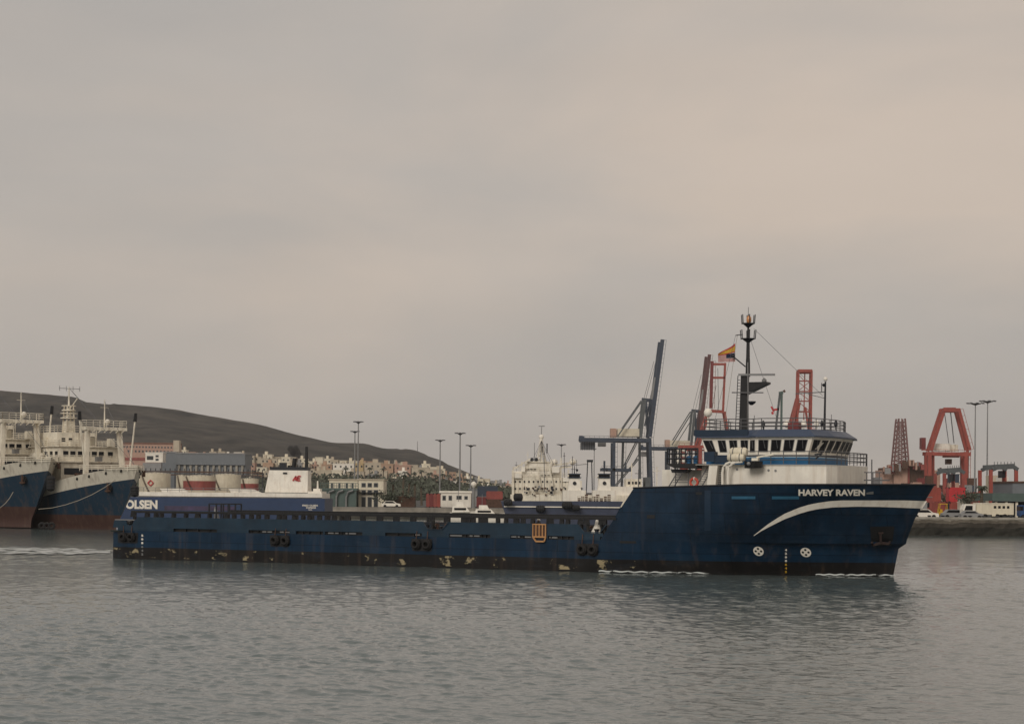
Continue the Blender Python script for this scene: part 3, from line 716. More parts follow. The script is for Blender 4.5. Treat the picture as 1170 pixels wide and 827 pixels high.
# bow rail and small jack staff on forecastle
mb = MB(); u = H(999, 545, 0)[0]; mb.tube([(66.6, 1.5, 5.9), (66.6, 1.5, 8.9)], .05, 6); mb.bar((66.0, 1.5, 7.3), (68.0, 1.5, 7.3), .1); mb.bar((66.0, 1.5, 7.9), (67.4, 1.5, 7.9), .08)
for k in range(3): mb.bar((66.2+k*.5, 1.5, 6), (66.2+k*.5, 1.5, 7.9), .06)
mb.build('windlass_frame', 'railgrey', ves)
mb = MB(); mb.tube([(64.0, -4.5, DZ+.5), (64.4, -4.3, DZ+.85)], .06, 5); mb.bar((63.9, -4.4, DZ+.8), (64.5, -4.4, DZ+.9), .12); mb.build('searchlight', 'dark', ves)
# winch and bollards in mooring openings
for uc in (33.0, 46.9):
    for k in (-.45, .15):
        mb = MB(); mb.lathe((uc+k, -6.8, KN), [(.16, 0), (.16, .75), (.22, .78), (.22, .86), (.02, .88)], 10); mb.build('bollard', 'dark', ves, smooth=True)
    mb = MB(); mb.lathe((uc-.9, -5.6, KN+.6), [(.5, 0), (.5, .08), (.25, .1), (.25, .9), (.5, .92), (.5, 1.0)], 14, 'x'); mb.box(uc-.9, uc+.1, -5.7, -5.5, KN, KN+.5); mb.build('winch', 'rust', ves)
mb = MB(); mb.box(49.1, 50.0, -5, 5, KN, 5.8); mb.build('forecastle_aft_wall', 'navy', ves)
mb = MB(); mb.lathe((2.15, -7.3, 2.95), [(.05, -.12), (.3, .1), (.34, .3), (.3, .42)], 12); mb.build('stern_roller', 'black', ves)
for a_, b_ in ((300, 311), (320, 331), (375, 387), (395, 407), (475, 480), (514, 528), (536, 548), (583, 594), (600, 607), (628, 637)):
    mb = MB(); mb.box(U(a_, 607, -7.3), U(b_, 607, -7.3), -7.34, -7.27, 2.54, 2.66); mb.build('slot_reflection_strip', 'steel', ves)  # pale strips added as the deck's bright reflection seen through the slots

def V(u, y, z):  # vessel frame -> world
    return Vector((O.x+u*dX+y*nX, O.y+u*dY+y*nY, z))
# life ring on its own
def life_ring(w_, label, ax):
    mb = MB(); mb.torus(w_, .3, .1, ax, 20, 8)
    o = mb.build('life_ring', 'redring', loc=w_, smooth=True); tag(o, label, 'life ring')
    mb = MB(); a_ = Vector(ax).normalized(); t_ = a_.cross(Vector((0, 0, 1)))
    mb.box(-.07, .07, -.09, .09, .19, .42); mb.box(-.07, .07, -.09, .09, -.42, -.19)
    mb.build('reflective_band', 'white', o)
u, z = H(793, 551, -5.4); life_ring(V(u, -5.4, z), 'red and white life ring hanging beside the ladder behind the supply ship wheelhouse', (nX, nY, 0))

# flags on halyard
def flag(name, label, pxs, y0, y1, mats_fn, cat='flag'):
    pass
def cloth(x0, x1, top, bot, name, label, cols, canton=None, yl=.3):
    """hangs from hoist at x1 towards x0; top/bot lists of photo rows at fractions along the fly"""
    n = 12; rows = 14; mb = MB(); vs = []
    for i in range(n+1):
        s_ = i/n; x = x1+(x0-x1)*s_; yt = top[0]+(top[1]-top[0])*s_**.8; yb = bot[0]+(bot[1]-bot[0])*s_
        for j in range(rows+1):
            t = j/rows; u, z = H(x, yt+(yb-yt)*t, yl); vs.append(V(u, yl+.12*math.sin(s_*7+t*1.5)*s_, z))
    for i in range(n):
        for j in range(rows):
            a = i*(rows+1)+j; k = cols(i/n, j/rows); mb.m = k; mb.add([vs[a], vs[a+1], vs[a+rows+2], vs[a+rows+1]], [(0, 1, 2, 3)])
    o = mb.build(name, ['flagred', 'flagwhite', 'flagyellow', 'flagblue'], loc=vs[0], smooth=True, fix=False)
    so_ = o.modifiers.new('cloth thickness', 'SOLIDIFY'); so_.thickness = .01
    return tag(o, label, 'flag')
cloth(820, 840, (392, 404), (402.5, 407), 'courtesy_flag', 'red and yellow striped courtesy flag, upper of the two flags on the black mast', lambda s_, t: 2 if .25 < t < .8 else 0)
cloth(820, 840, (403, 405.5), (413, 413.5), 'ensign', 'red and white striped flag with dark blue corner, lower flag on the black mast', lambda s_, t: 3 if (s_ < .42 and t < .55) else (0 if int(t*13) % 2 == 0 else 1))
mb = MB(); mb.tube([V(*p) for p in ((55.95, .3, 18.8), (55.75, .3, 17.5), (54.9, .2, 11.3))], .015, 4); o = mb.build('flag_halyard', 'rope', loc=V(55.9, .3, 18.7)); tag(o, 'thin flag line running down from the black mast to the wheelhouse roof', 'rope')

# crew
def person(w_, face, label, coat, helmet, h=1.72, arm=.5):
    root = thing('person', label, 'person', w_, face)
    me = bpy.data.meshes.new('body'); k = h/1.75
    pts = [(0, 0, .95), (0, 0, 1.2), (0, 0, 1.42), (0, 0, 1.52), (.02, 0, 1.62), (.02, 0, 1.72),
           (0, .19, 1.42), (.12, .27, 1.15), (.33, .22, 1.1), (0, -.19, 1.42), (.12, -.27, 1.15), (.33, -.22, 1.1),
           (0, .1, .9), (.03, .11, .5), (0, .12, .08), (.14, .13, .04), (0, -.1, .9), (.03, -.11, .5), (0, -.12, .08), (.14, -.13, .04)]
    ed = [(0, 1), (1, 2), (2, 3), (3, 4), (4, 5), (2, 6), (6, 7), (7, 8), (2, 9), (9, 10), (10, 11), (0, 12), (12, 13), (13, 14), (14, 15), (0, 16), (16, 17), (17, 18), (18, 19)]
    rad = [.15, .15, .16, .06, .085, .08, .075, .055, .04, .075, .055, .04, .1, .075, .055, .05, .1, .075, .055, .05]
    me.from_pydata([tuple(c*k for c in p) for p in pts], ed, [])
    me.materials.append(M[coat]); b = bpy.data.objects.new('body', me); C.objects.link(b); b.parent = root
    sk = b.modifiers.new('skin', 'SKIN'); sb = b.modifiers.new('sub', 'SUBSURF'); sb.levels = 1; sb.render_levels = 1
    for i, r_ in enumerate(rad): me.skin_vertices[0].data[i].radius = (r_*k, r_*k)
    me.skin_vertices[0].data[0].use_root = True
    mb = MB(); mb.ball((.04*k, 0, 1.62*k), .105*k, 10, 1.2); mb.lathe((.15*k, 0, 1.61*k), [(.01, -.02), (.02, 0), (.005, .02)], 6); mb.build('face', 'skin', root, smooth=True)
    mb = MB(); mb.lathe((.02*k, 0, 1.68*k), [(.17, -.01), (.135, .02), (.12, .08), (.07, .13), (.01, .145)], 12); mb.build('helmet', helmet, root, smooth=True)
    return root
u, z = H(615.5, 590, -6.9)
person(V(u, -6.9, KN+.02), HD-PI/2, 'crew member in dark work clothes and white helmet behind the orange gate', 'black', 'white', 1.54)
# sack
u, z = H(682, 604, -6.6)
mb = MB(); mb.loft([[(.55*math.cos(t)*s_, .35*math.sin(t)*s_, zz) for t in [2*PI*k/10 for k in range(10)]] for s_, zz in ((.9, 0), (1, .3), (.75, .7), (.35, 1.1), (.2, 1.5), (.05, 1.65))])
o = mb.build('cargo_sack', 'white', smooth=True); o.location = V(u, -6.6, KN+.02); tag(o, 'white tied sack standing in the bulwark opening near the forecastle of the supply ship', 'sack')
u, z = H(250, 582, -5.6)
mb = MB(); mb.loft([[(.28*math.cos(t)*s_+zz*-.15, .28*math.sin(t)*s_, zz) for t in [2*PI*k/10 for k in range(10)]] for s_, zz in ((.7, 0), (1, .5), (.9, 1.2), (.5, 1.9), (.1, 2.2))])
o = mb.build('cargo_sack', 'steel', smooth=True); o.location = V(u, -5.6, KN+.02); tag(o, 'pale grey bundle standing inside the dark cage on the supply ship aft deck', 'sack')

# ================================================================== WATER
def waves(X, Y, sp):
    rng = np.random.RandomState(3); z = np.zeros_like(X)
    for i in range(64):
        lam = .45*(14/.45)**(i/63.0); k = 2*PI/lam
        th = rng.normal(PI*.42, .75); ph = rng.uniform(0, 2*PI)
        a = .0048*lam**.52*(1 if lam < 2.6 else .36)
        att = np.clip((lam/sp-2.2)/2.5, 0, 1)
        wx = X+1.2*np.sin(.11*Y+i)+.6*np.sin(.31*X+2*i)
        wy = Y+.9*np.sin(.13*X+i*1.7)
        p_ = k*(wx*math.cos(th)+wy*math.sin(th))+ph
        loc_ = .55+.9*np.clip(np.sin(.9/lam**.5*X+1.9*i)*np.sin(.7/lam**.5*Y+2.3*i)+.2, 0, 1)
        if lam < 5: z += 1.25*a*att*loc_*(1-2*np.abs(np.sin(p_*.5))**1.25)
        else: z += a*att*np.sin(p_)
    patchy = .75+.45*np.sin(.045*X+.7*np.sin(.06*Y))*np.sin(.05*Y+1.3+.5*np.sin(.08*X))
    return z*patchy
NR, NCc = 860, 1250
q = np.linspace(6*F/340, 6*F/40, NR); Yr = 6*F/q
tx = np.linspace(-.31, .31, NCc)
YY = np.repeat(Yr[:, None], NCc, 1); XX = tx[None, :]*YY
sp = np.maximum(np.abs(np.gradient(Yr))[:, None]*np.ones_like(XX)*.6, .62/NCc*YY)
ZZ = waves(XX, YY, sp)
edge = np.clip((330-YY)/60, 0, 1); ZZ *= edge
co = np.stack([XX, YY, ZZ], -1).reshape(-1, 3).astype(np.float32)
me = bpy.data.meshes.new('harbour_water')
idx = np.arange(NR*NCc).reshape(NR, NCc)
quads = np.stack([idx[:-1, :-1], idx[:-1, 1:], idx[1:, 1:], idx[1:, :-1]], -1).reshape(-1, 4)
# far and side sheets
xs0, xs1 = -.31, .31
ext = []; ef = []
def addq(ps):
    b = NR*NCc+len(ext); ext.extend(ps); ef.append([b, b+1, b+2, b+3])
addq([(-900, 340, 0), (900, 340, 0), (900, 900, 0), (-900, 900, 0)])
addq([(xs0*340, 340, 0), (-900, 340, 0), (-900, 40, 0), (xs0*40, 40, 0)])
addq([(900, 340, 0), (xs1*340, 340, 0), (xs1*40, 40, 0), (900, 40, 0)])
addq([(-900, -60, 0), (900, -60, 0), (900, 40, 0), (-900, 40, 0)])
allv = np.vstack([co, np.array(ext, np.float32)]); allf = np.vstack([quads, np.array(ef)])
me.vertices.add(len(allv)); me.vertices.foreach_set('co', allv.ravel())
me.loops.add(allf.size); me.loops.foreach_set('vertex_index', allf.ravel().astype(np.int32))
me.polygons.add(len(allf)); me.polygons.foreach_set('loop_start', (np.arange(len(allf))*4).astype(np.int32))
me.polygons.foreach_set('use_smooth', np.ones(len(allf), bool))
me.update(calc_edges=True); me.validate()
wo = bpy.data.objects.new('water', me); C.objects.link(wo); tag(wo, None, None, None, 'structure')
wm = bpy.data.materials.new('harbour_water'); n, l, b = nodes(wm); me.materials.append(wm)
b.inputs['Base Color'].default_value = (.10, .125, .125, 1); b.inputs['Roughness'].default_value = .08; b.inputs['IOR'].default_value = 1.34
t = n.new('ShaderNodeTexCoord')
def wn(scale, sx, sy, det=4):
    mp = n.new('ShaderNodeMapping'); mp.inputs['Scale'].default_value = (sx, sy, 1); mp.inputs['Rotation'].default_value = (0, 0, R(12)); l.new(t.outputs['Object'], mp.inputs['Vector'])
    z = n.new('ShaderNodeTexNoise'); z.inputs['Scale'].default_value = scale; z.inputs['Detail'].default_value = det; z.inputs['Roughness'].default_value = .55; l.new(mp.outputs[0], z.inputs['Vector']); return z.outputs['Fac']
b1 = n.new('ShaderNodeBump'); b1.inputs['Strength'].default_value = .55; b1.inputs['Distance'].default_value = .13; l.new(wn(1.3, .55, 1.0), b1.inputs['Height'])
b2 = n.new('ShaderNodeBump'); b2.inputs['Strength'].default_value = .4; b2.inputs['Distance'].default_value = .035; l.new(wn(6, .6, 1), b2.inputs['Height']); l.new(b1.outputs[0], b2.inputs['Normal'])
l.new(b2.outputs[0], b.inputs['Normal'])

# foam
def foam_mat(name, sc, thr, sx=1, sy=1):
    m = bpy.data.materials.new(name); n, l, b = nodes(m)
    b.inputs['Base Color'].default_value = (.45, .48, .47, 1); b.inputs['Roughness'].default_value = .8
    t = n.new('ShaderNodeTexCoord'); mp = n.new('ShaderNodeMapping'); mp.inputs['Scale'].default_value = (sx, sy, 1); l.new(t.outputs['Object'], mp.inputs['Vector'])
    z = n.new('ShaderNodeTexNoise'); z.inputs['Scale'].default_value = sc; z.inputs['Detail'].default_value = 7; z.inputs['Roughness'].default_value = .7; l.new(mp.outputs[0], z.inputs['Vector'])
    q = n.new('ShaderNodeMapRange'); q.inputs['From Min'].default_value = thr; q.inputs['From Max'].default_value = thr+.08; l.new(z.outputs['Fac'], q.inputs['Value'])
    l.new(q.outputs[0], b.inputs['Alpha']); return m
fm1 = foam_mat('bow_foam', 1.6, .42, .5, 2); fm2 = foam_mat('wake_foam', .9, .43, .6, .6)
fm2.node_tree.nodes['Principled BSDF'].inputs['Base Color'].default_value = (.48, .50, .49, 1)
def foam(ptsxy, wfn, name, m, z=.06):
    mb = MB(); vs = []; fs = []
    k = len(ptsxy)
    for i, (x, y) in enumerate(ptsxy):
        a = Vector(ptsxy[max(0, i-1)]); c = Vector(ptsxy[min(k-1, i+1)]); d = (c-a).normalized(); nn = Vector((d.y, -d.x)); w_ = wfn(i/(k-1))
        for s_ in (0, .5, 1): vs.append((x+nn.x*w_*s_, y+nn.y*w_*s_, z*(1 if s_ < .9 else .2)+.03*math.sin(i*1.3)))
    for i in range(k-1):
        for j in (0, 1): a = i*3+j; fs.append((a, a+1, a+4, a+3))
    mb.add(vs, fs); o = mb.build(name, m, loc=(ptsxy[0][0], ptsxy[0][1], 0)); tag(o, None, None, None, 'stuff'); return o
def wl(u, off=.02):
    p = V(u, -(bb(u, 0, False)+off), 0); return (p.x, p.y)
foam([wl(u) for u in np.linspace(47.5, 56, 40)], lambda t: .3*math.sin(PI*t)**.6+.03, 'bow_wave_foam', fm1, .12)
foam([wl(u) for u in np.linspace(63.5, 69, 36)], lambda t: .06+.34*t, 'bow_wave_foam', fm1, .12)
a = P(-60, 627, 1); 
def wat(x, y): # photo point on the water plane
    A_, c_ = ray(x, y); t_ = -EYE/c_; return (A_*t_, t_)
mb = MB(); vs = []; fs = []
for i in range(70):
    x = 126-3.2*i; yc = 630.2-.02*(126-x)*.5; hw = 1.2+2.2*min(1, i/14)
    for t_ in (-1, -.33, .33, 1): X_, Y_ = wat(x, yc+hw*t_+.5*math.sin(i*.9+t_)); vs.append((X_, Y_, .09 if abs(t_) < .9 else .03))
for i in range(69):
    for j in range(3): a = i*4+j; fs.append((a, a+1, a+5, a+4))
mb.add(vs, fs); o = mb.build('wake_foam', fm2, loc=vs[0]); tag(o, None, None, None, 'stuff')

# ================================================================== SHORE, HILL
def LZ(x, y, Z): return P(x, y, Z).z
mb = MB()
XR = 27.0; YQ = 303.0; YL = 445.0
mb.add([(-4000, YL, 2.6), (XR, YL, 2.6), (XR, YQ, 2.6), (4000, YQ, 2.6), (4000, 9000, 2.6), (XR, 9000, 2.6), (-4000, 9000, 2.6)], [(0, 1, 5, 6), (1, 2, 3, 4, 5)])
o = mb.build('dock_apron', 'asphalt', fix=False); o.name = 'ground'; tag(o, None, None, None, 'structure')
# quay walls: coarse masonry, weed-dark foot
qm = zramp_mat('quay_masonry', [(-9, (.025, .024, .02)), (1.3, (.045, .04, .033)), (2.0, (.12, .105, .085)), (2.45, (.24, .22, .185))], .95, var=.4, wob=.9)
def quay(x0, y0, x1, y1, label, nseg):
    d = Vector((x1-x0, y1-y0)); L_ = d.length; d.normalize(); nn = Vector((d.y, -d.x)); vs = []; fs = []; rws = 7
    rnd = random.Random(5)
    for i in range(nseg+1):
        for j in range(rws):
            z = -1+3.62*j/(rws-1); o_ = (2.9-z)*.28+(rnd.uniform(-.22, .22) if j < rws-2 else 0)
            p = Vector((x0, y0))+d*(L_*i/nseg)+nn*(o_ if j < rws-1 else .25); vs.append((p.x, p.y, z))
        p = Vector((x0, y0))+d*(L_*i/nseg)-nn*2; vs.append((p.x, p.y, 2.63)); 
    for i in range(nseg):
        for j in range(rws): a = i*(rws+1)+j; fs.append((a, a+1, a+rws+2, a+rws+1))
    mb = MB(); mb.add(vs, fs); o = mb.build('quay_wall', qm, loc=(x0, y0, 0)); tag(o, label, 'quay wall'); return o
quay(XR, YQ, 420, YQ, 'rough dark stone quay wall with pale top edge, right of the supply ship bow', 500)
qm = zramp_mat('far_quay_concrete', [(-9, (.05, .048, .04)), (1.0, (.14, .13, .11)), (1.6, (.24, .22, .19))], .95, var=.3, wob=.5)
quay(-600, YL, XR, YL, 'distant quay wall behind the ferry and the small boats', 120)
# coping
mb = MB(); mb.box(XR, 420, YQ-.35, YQ+.7, 2.6, 2.95); o = mb.build('quay_kerb', 'concrete', loc=(XR, YQ, 2.6)); tag(o, 'pale concrete kerb along the top of the right quay', 'kerb')

y4 = [(-400, 452), (-100, 442), (0, 447), (40, 451), (85, 455), (97, 461), (130, 464), (165, 466), (200, 470), (250, 479), (300, 489), (340, 498), (380, 506), (400, 506.5), (418, 507), (430, 511), (440, 513.5), (470, 516), (483, 520), (495, 525), (520, 534), (560, 549), (600, 560), (640, 566), (1400, 573)]
y3 = [(-400, 525), (0, 523), (130, 520), (195, 513), (260, 515), (330, 522), (400, 527), (440, 530), (490, 532), (505, 539), (540, 547), (570, 555), (600, 561), (640, 567), (1400, 575)]
y2 = [(-400, 548), (0, 546), (130, 545), (260, 542), (340, 545), (380, 541), (440, 542), (500, 544), (540, 553), (580, 560), (620, 566), (640, 569), (1400, 577)]
def hz_row(x): return 564+(x-585)*math.tan(ROLL)
KEY = [700, 860, 1250, 1500, 2300, 3200, 3500, 4600]
def terr(x, Y):
    """height of the land at photo column x and distance Y"""
    h = lambda tab, D: EYE+(hz_row(x)-lerp(tab, x))/F*D
    hs = [1.6, 1.8, h(y2, 1000), h(y3, 1300), h(y3, 1500)+4, h(y4, 3300), h(y4, 3500)-5, h(y4, 3500)*.4]
    hs = [max(v, 1.4 if i < 2 else 1.2) for i, v in enumerate(hs)]
    return lerp(list(zip(KEY, hs)), Y)
nx, ny = 340, 110
vs = []; fs = []
rs = np.random.RandomState(1)
def fbm(x, y):
    v = 0; a = 1; f_ = 1
    for k in range(5):
        v += a*math.sin(x*f_*1.7+2.1*math.sin(y*f_*1.1+k)+k*3)*math.cos(y*f_*1.3+1.7*math.sin(x*f_*.9+k*2)); a *= .55; f_ *= 2.03
    return v
for j in range(ny+1):
    Y = 700+(4600-700)*(j/ny)**1.15
    for i in range(nx+1):
        x = -400+1800*i/nx; h = terr(x, Y)
        X = (x-585)/F*Y
        amp = min(1, max(0, (h-6)/60))*min(1, (Y-900)/900 if Y > 900 else 0)
        h += amp*(6*fbm(X/260, Y/330)-9*abs(math.sin(X/95+1.5*math.sin(Y/420)+.8*fbm(X/300, Y/500)))**.6+4)*(1 if Y < 3200 or Y > 3700 else .3)
        vs.append((X, Y, h))
for j in range(ny):
    for i in range(nx): a = j*(nx+1)+i; fs.append((a, a+1, a+nx+2, a+nx+1))
hm = bpy.data.materials.new('hill_scrub'); n, l, b = nodes(hm); b.inputs['Roughness'].default_value = .95; b.inputs['Specular IOR Level'].default_value = .1
t = n.new('ShaderNodeTexCoord'); z1 = n.new('ShaderNodeTexNoise'); z1.inputs['Scale'].default_value = .02; z1.inputs['Detail'].default_value = 11; z1.inputs['Roughness'].default_value = .68; l.new(t.outputs['Object'], z1.inputs['Vector'])
r1_ = n.new('ShaderNodeValToRGB'); ee = r1_.color_ramp.elements; ee[0].position = .38; ee[0].color = (.009, .010, .010, 1); ee[1].position = .62; ee[1].color = (.068, .060, .050, 1)
l.new(z1.outputs['Fac'], r1_.inputs['Fac']); l.new(r1_.outputs[0], b.inputs['Base Color'])
mb = MB(); mb.add(vs, fs); o = mb.build('hill', hm, smooth=False, fix=False); me = o.data; me.polygons.foreach_set('use_smooth', [True]*len(me.polygons)); tag(o, None, None, None, 'structure')

# scrub on the near slope (uncountable)
def scrub(x0, x1, Y0, Y1, nclump, name, m, hmin=1.5, hmax=4.5, zfn=None):
    mb = MB(); rnd = random.Random(11)
    for _ in range(nclump):
        x = rnd.uniform(x0, x1); Y = rnd.uniform(Y0, Y1); X = (x-585)/F*Y; z = (zfn or terr)(x, Y); s_ = rnd.uniform(hmin, hmax)
        for k in range(9):
            c = Vector((X+rnd.gauss(0, s_*.35), Y+rnd.gauss(0, s_*.35), z+abs(rnd.gauss(s_*.3, s_*.35))))
            d1 = Vector((rnd.gauss(0, 1), rnd.gauss(0, 1), rnd.gauss(0, 1))).normalized()*s_*.3; d2 = Vector((rnd.gauss(0, 1), rnd.gauss(0, 1), rnd.gauss(0, 1))).normalized()*s_*.3
            mb.add([c-d1, c+d2*.6, c+d1, c-d2], [(0, 1, 2, 3)])
    o = mb.build(name, m, fix=False); tag(o, None, None, None, 'stuff'); return o
scrub(372, 620, 870, 1180, 1000, 'hillside_scrub', 'leaf2', 2, 5)
scrub(150, 380, 900, 1240, 500, 'roadside_scrub', 'leaf2', 2, 5)

# houses
def house(x, Y, wpx, hpx, m, label, group, name='house', depth=12, storeys=2, yrow=None):
    X = (x-585)/F*Y; z0 = terr(x, Y)-1.5 if yrow is None else P(x, yrow, Y).z-.5
    w_ = wpx*Y/F; h = hpx*Y/F+1.5
    mb = MB(); mb.box(-w_/2, w_/2, 0, depth, 0, h)
    mb.box(-w_/2-.2, w_/2+.2, -.2, depth+.2, h+.002, h+.5)
    if random.random() < .6: a = random.uniform(-w_/2, w_/6); mb.box(a, a+w_*.3, 2, 6, h+.5, h+2.8)
    mb.m = 1; nw = max(2, int(w_/3.2)); ns = max(1, int((h-1.5)/3))
    for i in range(nw):
        for j in range(ns):
            if random.random() < .85:
                cx = -w_/2+(i+.5)*w_/nw; cz = 1.5+(j+.35)*(h-1.5)/ns; mb.box(cx-.55, cx+.55, -.06, .02, cz, cz+1.3)
    o = mb.build(name, [m, 'winbk']); o.location = (X, Y, z0); tag(o, label, 'house', group); return o
cols = ['sand', 'sand', 'cream', 'terra', 'sand', 'pink', 'sand', 'grey', 'cream', 'white']
cn = dict(sand='pale sandstone', white='white', terra='terracotta', ochre='ochre', pink='pink', grey='grey', cream='cream')
def house_row(x0, x1, Y, n, hp, where, group):
    for k in range(n):
        x = x0+(x1-x0)*(k+.5)/n+random.uniform(-2, 2); m = random.choice(cols)
        house(x, Y+random.uniform(-30, 40), (x1-x0)/n*random.uniform(.7, 1.05), hp*random.uniform(.7, 1.25), m, f'small {cn[m]} house {where}', group)
house_row(196, 300, 1480, 12, 5.5, 'in the top row between the grey warehouse and the dark hill', 'houses above the grey warehouse')
house_row(205, 330, 1330, 10, 6, 'low on the hillside behind the grey warehouse roof', 'houses behind the grey warehouse')
house_row(300, 380, 1480, 8, 6, 'in the top row behind the ferry funnel', 'houses behind the ferry funnel')
house_row(300, 385, 1330, 7, 7, 'in the lower row behind the ferry funnel', 'houses behind the ferry funnel, lower row')
house_row(378, 500, 1480, 12, 5, 'in the top row above the white quay building', 'houses above the white building')
house_row(500, 640, 1500, 14, 5, 'on the low ridge right of the dark hill', 'houses on the low ridge')
house_row(0, 130, 1450, 9, 6, 'on the hillside seen between the trawler masts', 'houses behind the trawlers')
house_row(300, 500, 1400, 22, 6, 'in the packed middle row below the dark hill', 'houses in the packed middle row')
house_row(230, 380, 1250, 13, 6.5, 'low behind the ferry, right of the grey shed', 'houses low behind the ferry')
house_row(498, 610, 1330, 16, 5.5, 'in the terraces stepping down to the right of the hill', 'houses in the terraces right of the hill')
house_row(508, 590, 1180, 9, 5, 'in the lowest terrace right of the hill above the scrub', 'houses in the lowest terrace')
house_row(380, 505, 1230, 10, 6.5, 'in the lower street row just above the palm slope', 'houses in the lower street row')
for k, (x, wd, m, hp) in enumerate([(392, 24, 'white', 12), (410, 12, 'ochre', 13), (425, 20, 'sand', 14), (442, 14, 'terra', 13), (460, 18, 'pink', 12), (480, 20, 'sand', 10), (497, 14, 'sand', 9), (373, 12, 'terra', 11)]):
    house(x, 1300, wd, hp, m, f'{cn[m]} apartment block, number {k+1} from the left in the row above the white quay building' if False else f'{cn[m]} apartment block with small dark windows above the white quay building', 'apartment blocks above the white quay building', 'apartment_block', 14)

# generic building
def bbox(x0, y0, x1, y1, Z):
    a = P(x0, (y0+y1)/2, Z); b_ = P(x1, (y0+y1)/2, Z); return a.x, b_.x, P((x0+x1)/2, y1, Z).z, P((x0+x1)/2, y0, Z).z
def building(name, label, cat, x0, y0, x1, y1, Z, depth, m, wins=(), roof=None, roofh=.6, ground=True, over=.25, winm='winbk', par=None):
    X0, X1, z0, z1 = bbox(x0, y0, x1, y1, Z)
    if ground: z0 = 2.6 if ground is True else ground
    rt = thing(name, label, cat, ((X0+X1)/2, Z, z0)); w_ = (X1-X0)/2; h = z1-z0
    mb = MB(); mb.box(-w_, w_, 0, depth, 0, h); wall = mb.build('wall', m, rt)
    if roof: mb = MB(); mb.box(-w_-over, w_+over, -over, depth+over, h+.002, h+roofh); mb.build('roof', roof, rt)
    for (a, b_, c, d) in wins:
        A_ = P(a, c, Z).x-(X0+X1)/2; B2 = P(b_, c, Z).x-(X0+X1)/2; zt_ = P((a+b_)/2, c, Z).z-z0; zb_ = P((a+b_)/2, d, Z).z-z0
        mb = MB(); mb.box(A_-.12, B2+.12, -.05, .02, zb_-.12, zt_+.12); f_ = mb.build('window_frame', 'steel', rt)
        mb = MB(); mb.box(A_, B2, -.09, .0, zb_, zt_); mb.build('window', winm, f_)
    return rt, w_, h
# long pink building on the hillside
wins = [(x, x+1.6, 509.3+.02*(x-140), 511+.02*(x-140)) for x in np.arange(141, 200, 3.6)]+[(x, x+1.8, 514+.02*(x-140), 516.2+.02*(x-140)) for x in np.arange(146, 200, 4.1)]
rt, w_, h = building('long_building', 'long low pink building with rows of small windows at the foot of the hill, left', 'building', 139, 507.5, 203, 524, 1380, 16, 'pink', wins, 'tile', 1.2, ground=terr(170, 1380)-4)
mb = MB(); mb.box(w_-3, w_+1.2, -1, 6, 0, h+3); mb.build('stair_tower', 'sand', rt)
mb = MB(); mb.box(-w_, w_-3.1, -.4, -.01, h*.42, h*.52); mb.build('red_band', 'redold', rt)
# grey warehouses
rt, w_, h = building('warehouse', 'blue grey box shaped warehouse right of the small white office, below the pink building', 'warehouse', 184, 517, 201, 537, 900, 18, 'greyroof', [], 'steel', .5, ground=terr(190, 900))
rt, w_, h = building('warehouse', 'wide blue grey shed with open bays along its foot, above the storage tanks', 'warehouse', 201, 518.5, 280, 532, 880, 24, 'greyroof', [], 'steel', .5, ground=P(240, 531, 880).z)
for k in range(12):
    mb = MB(); x = -w_+(k+.5)*2*w_/12; mb.box(x-.5, x+.5, .5, 1.2, -4, -.01); mb.build('bay_post', 'concrete', rt)
mb = MB(); mb.box(-w_, w_, 1.4, 20, -5, -.02); mb.build('inner_wall', 'greyroof', rt)
building('office', 'small white flat roofed office left of the blue grey warehouse', 'building', 166, 517.5, 186, 528.5, 870, 8, 'white', [(168, 175, 521, 525), (178, 181, 520, 522), (178, 181, 524, 526)], 'white', .4, ground=P(176, 528, 870).z)
building('retaining_wall', 'grey concrete retaining wall below the white office', 'wall', 163, 528.6, 184, 537, 868, 3, 'grey', [], None)
# tanks
def tank(xc, wpx, y0, y1, Z, label, band=None):
    c = P(xc, y0, Z); r_ = wpx/2*Z/F; zt_ = c.z; h = zt_-2.6
    rt = thing('storage_tank', label, 'tank', (c.x, Z+r_, 2.6))
    mb = MB(); mb.lathe((0, 0, 0), [(r_, 0), (r_, h), (r_*.98, h+.15), (.1, h+r_*.12)], 36); mb.build('shell', 'tank', rt, smooth=True)
    mb = MB(); mb.torus((0, 0, h+.9), r_, .06, (0, 0, 1), 36, 5); mb.torus((0, 0, h+.45), r_, .04, (0, 0, 1), 36, 5)
    for k in range(24): a = 2*PI*k/24; mb.tube([(r_*math.cos(a), r_*math.sin(a), h), (r_*math.cos(a), r_*math.sin(a), h+.9)], .05, 4)
    mb.build('rim_railing', 'railgrey', rt)
    if band: mb = MB(); mb.lathe((0, 0, 0), [(r_+.03, .0), (r_+.03, h*band)], 36); mb.build('red_band', 'redold', rt)
    mb = MB()
    for k in range(26): a = -PI*.75+k*.035; z = h*(1-k/26); mb.box(r_*1.02*math.cos(a)-.3, r_*1.02*math.cos(a)+.3, r_*1.02*math.sin(a)-.4, r_*1.02*math.sin(a), z-.12, z)
    mb.build('spiral_stair', 'rust', rt)
    return rt, r_, h
rt, r_, h = tank(173.5, 36, 541, 563, 640, 'cream storage tank with a red diamond mark, leftmost of the tanks')
mb = MB()
for k in range(4):
    a, b_ = k*PI/2, (k+1)*PI/2; p = lambda t: (-.4+.95*math.cos(t), -math.sqrt(max(0, r_*r_-1.5))-.3, h*.66+.95*math.sin(t))
    mb.bar(p(a), p(b_), .3, .32)
mb.build('diamond_mark', 'red2', rt)
tank(208.5, 17, 543, 565, 660, 'narrow grey beige storage tank between the diamond marked tank and the red banded one')
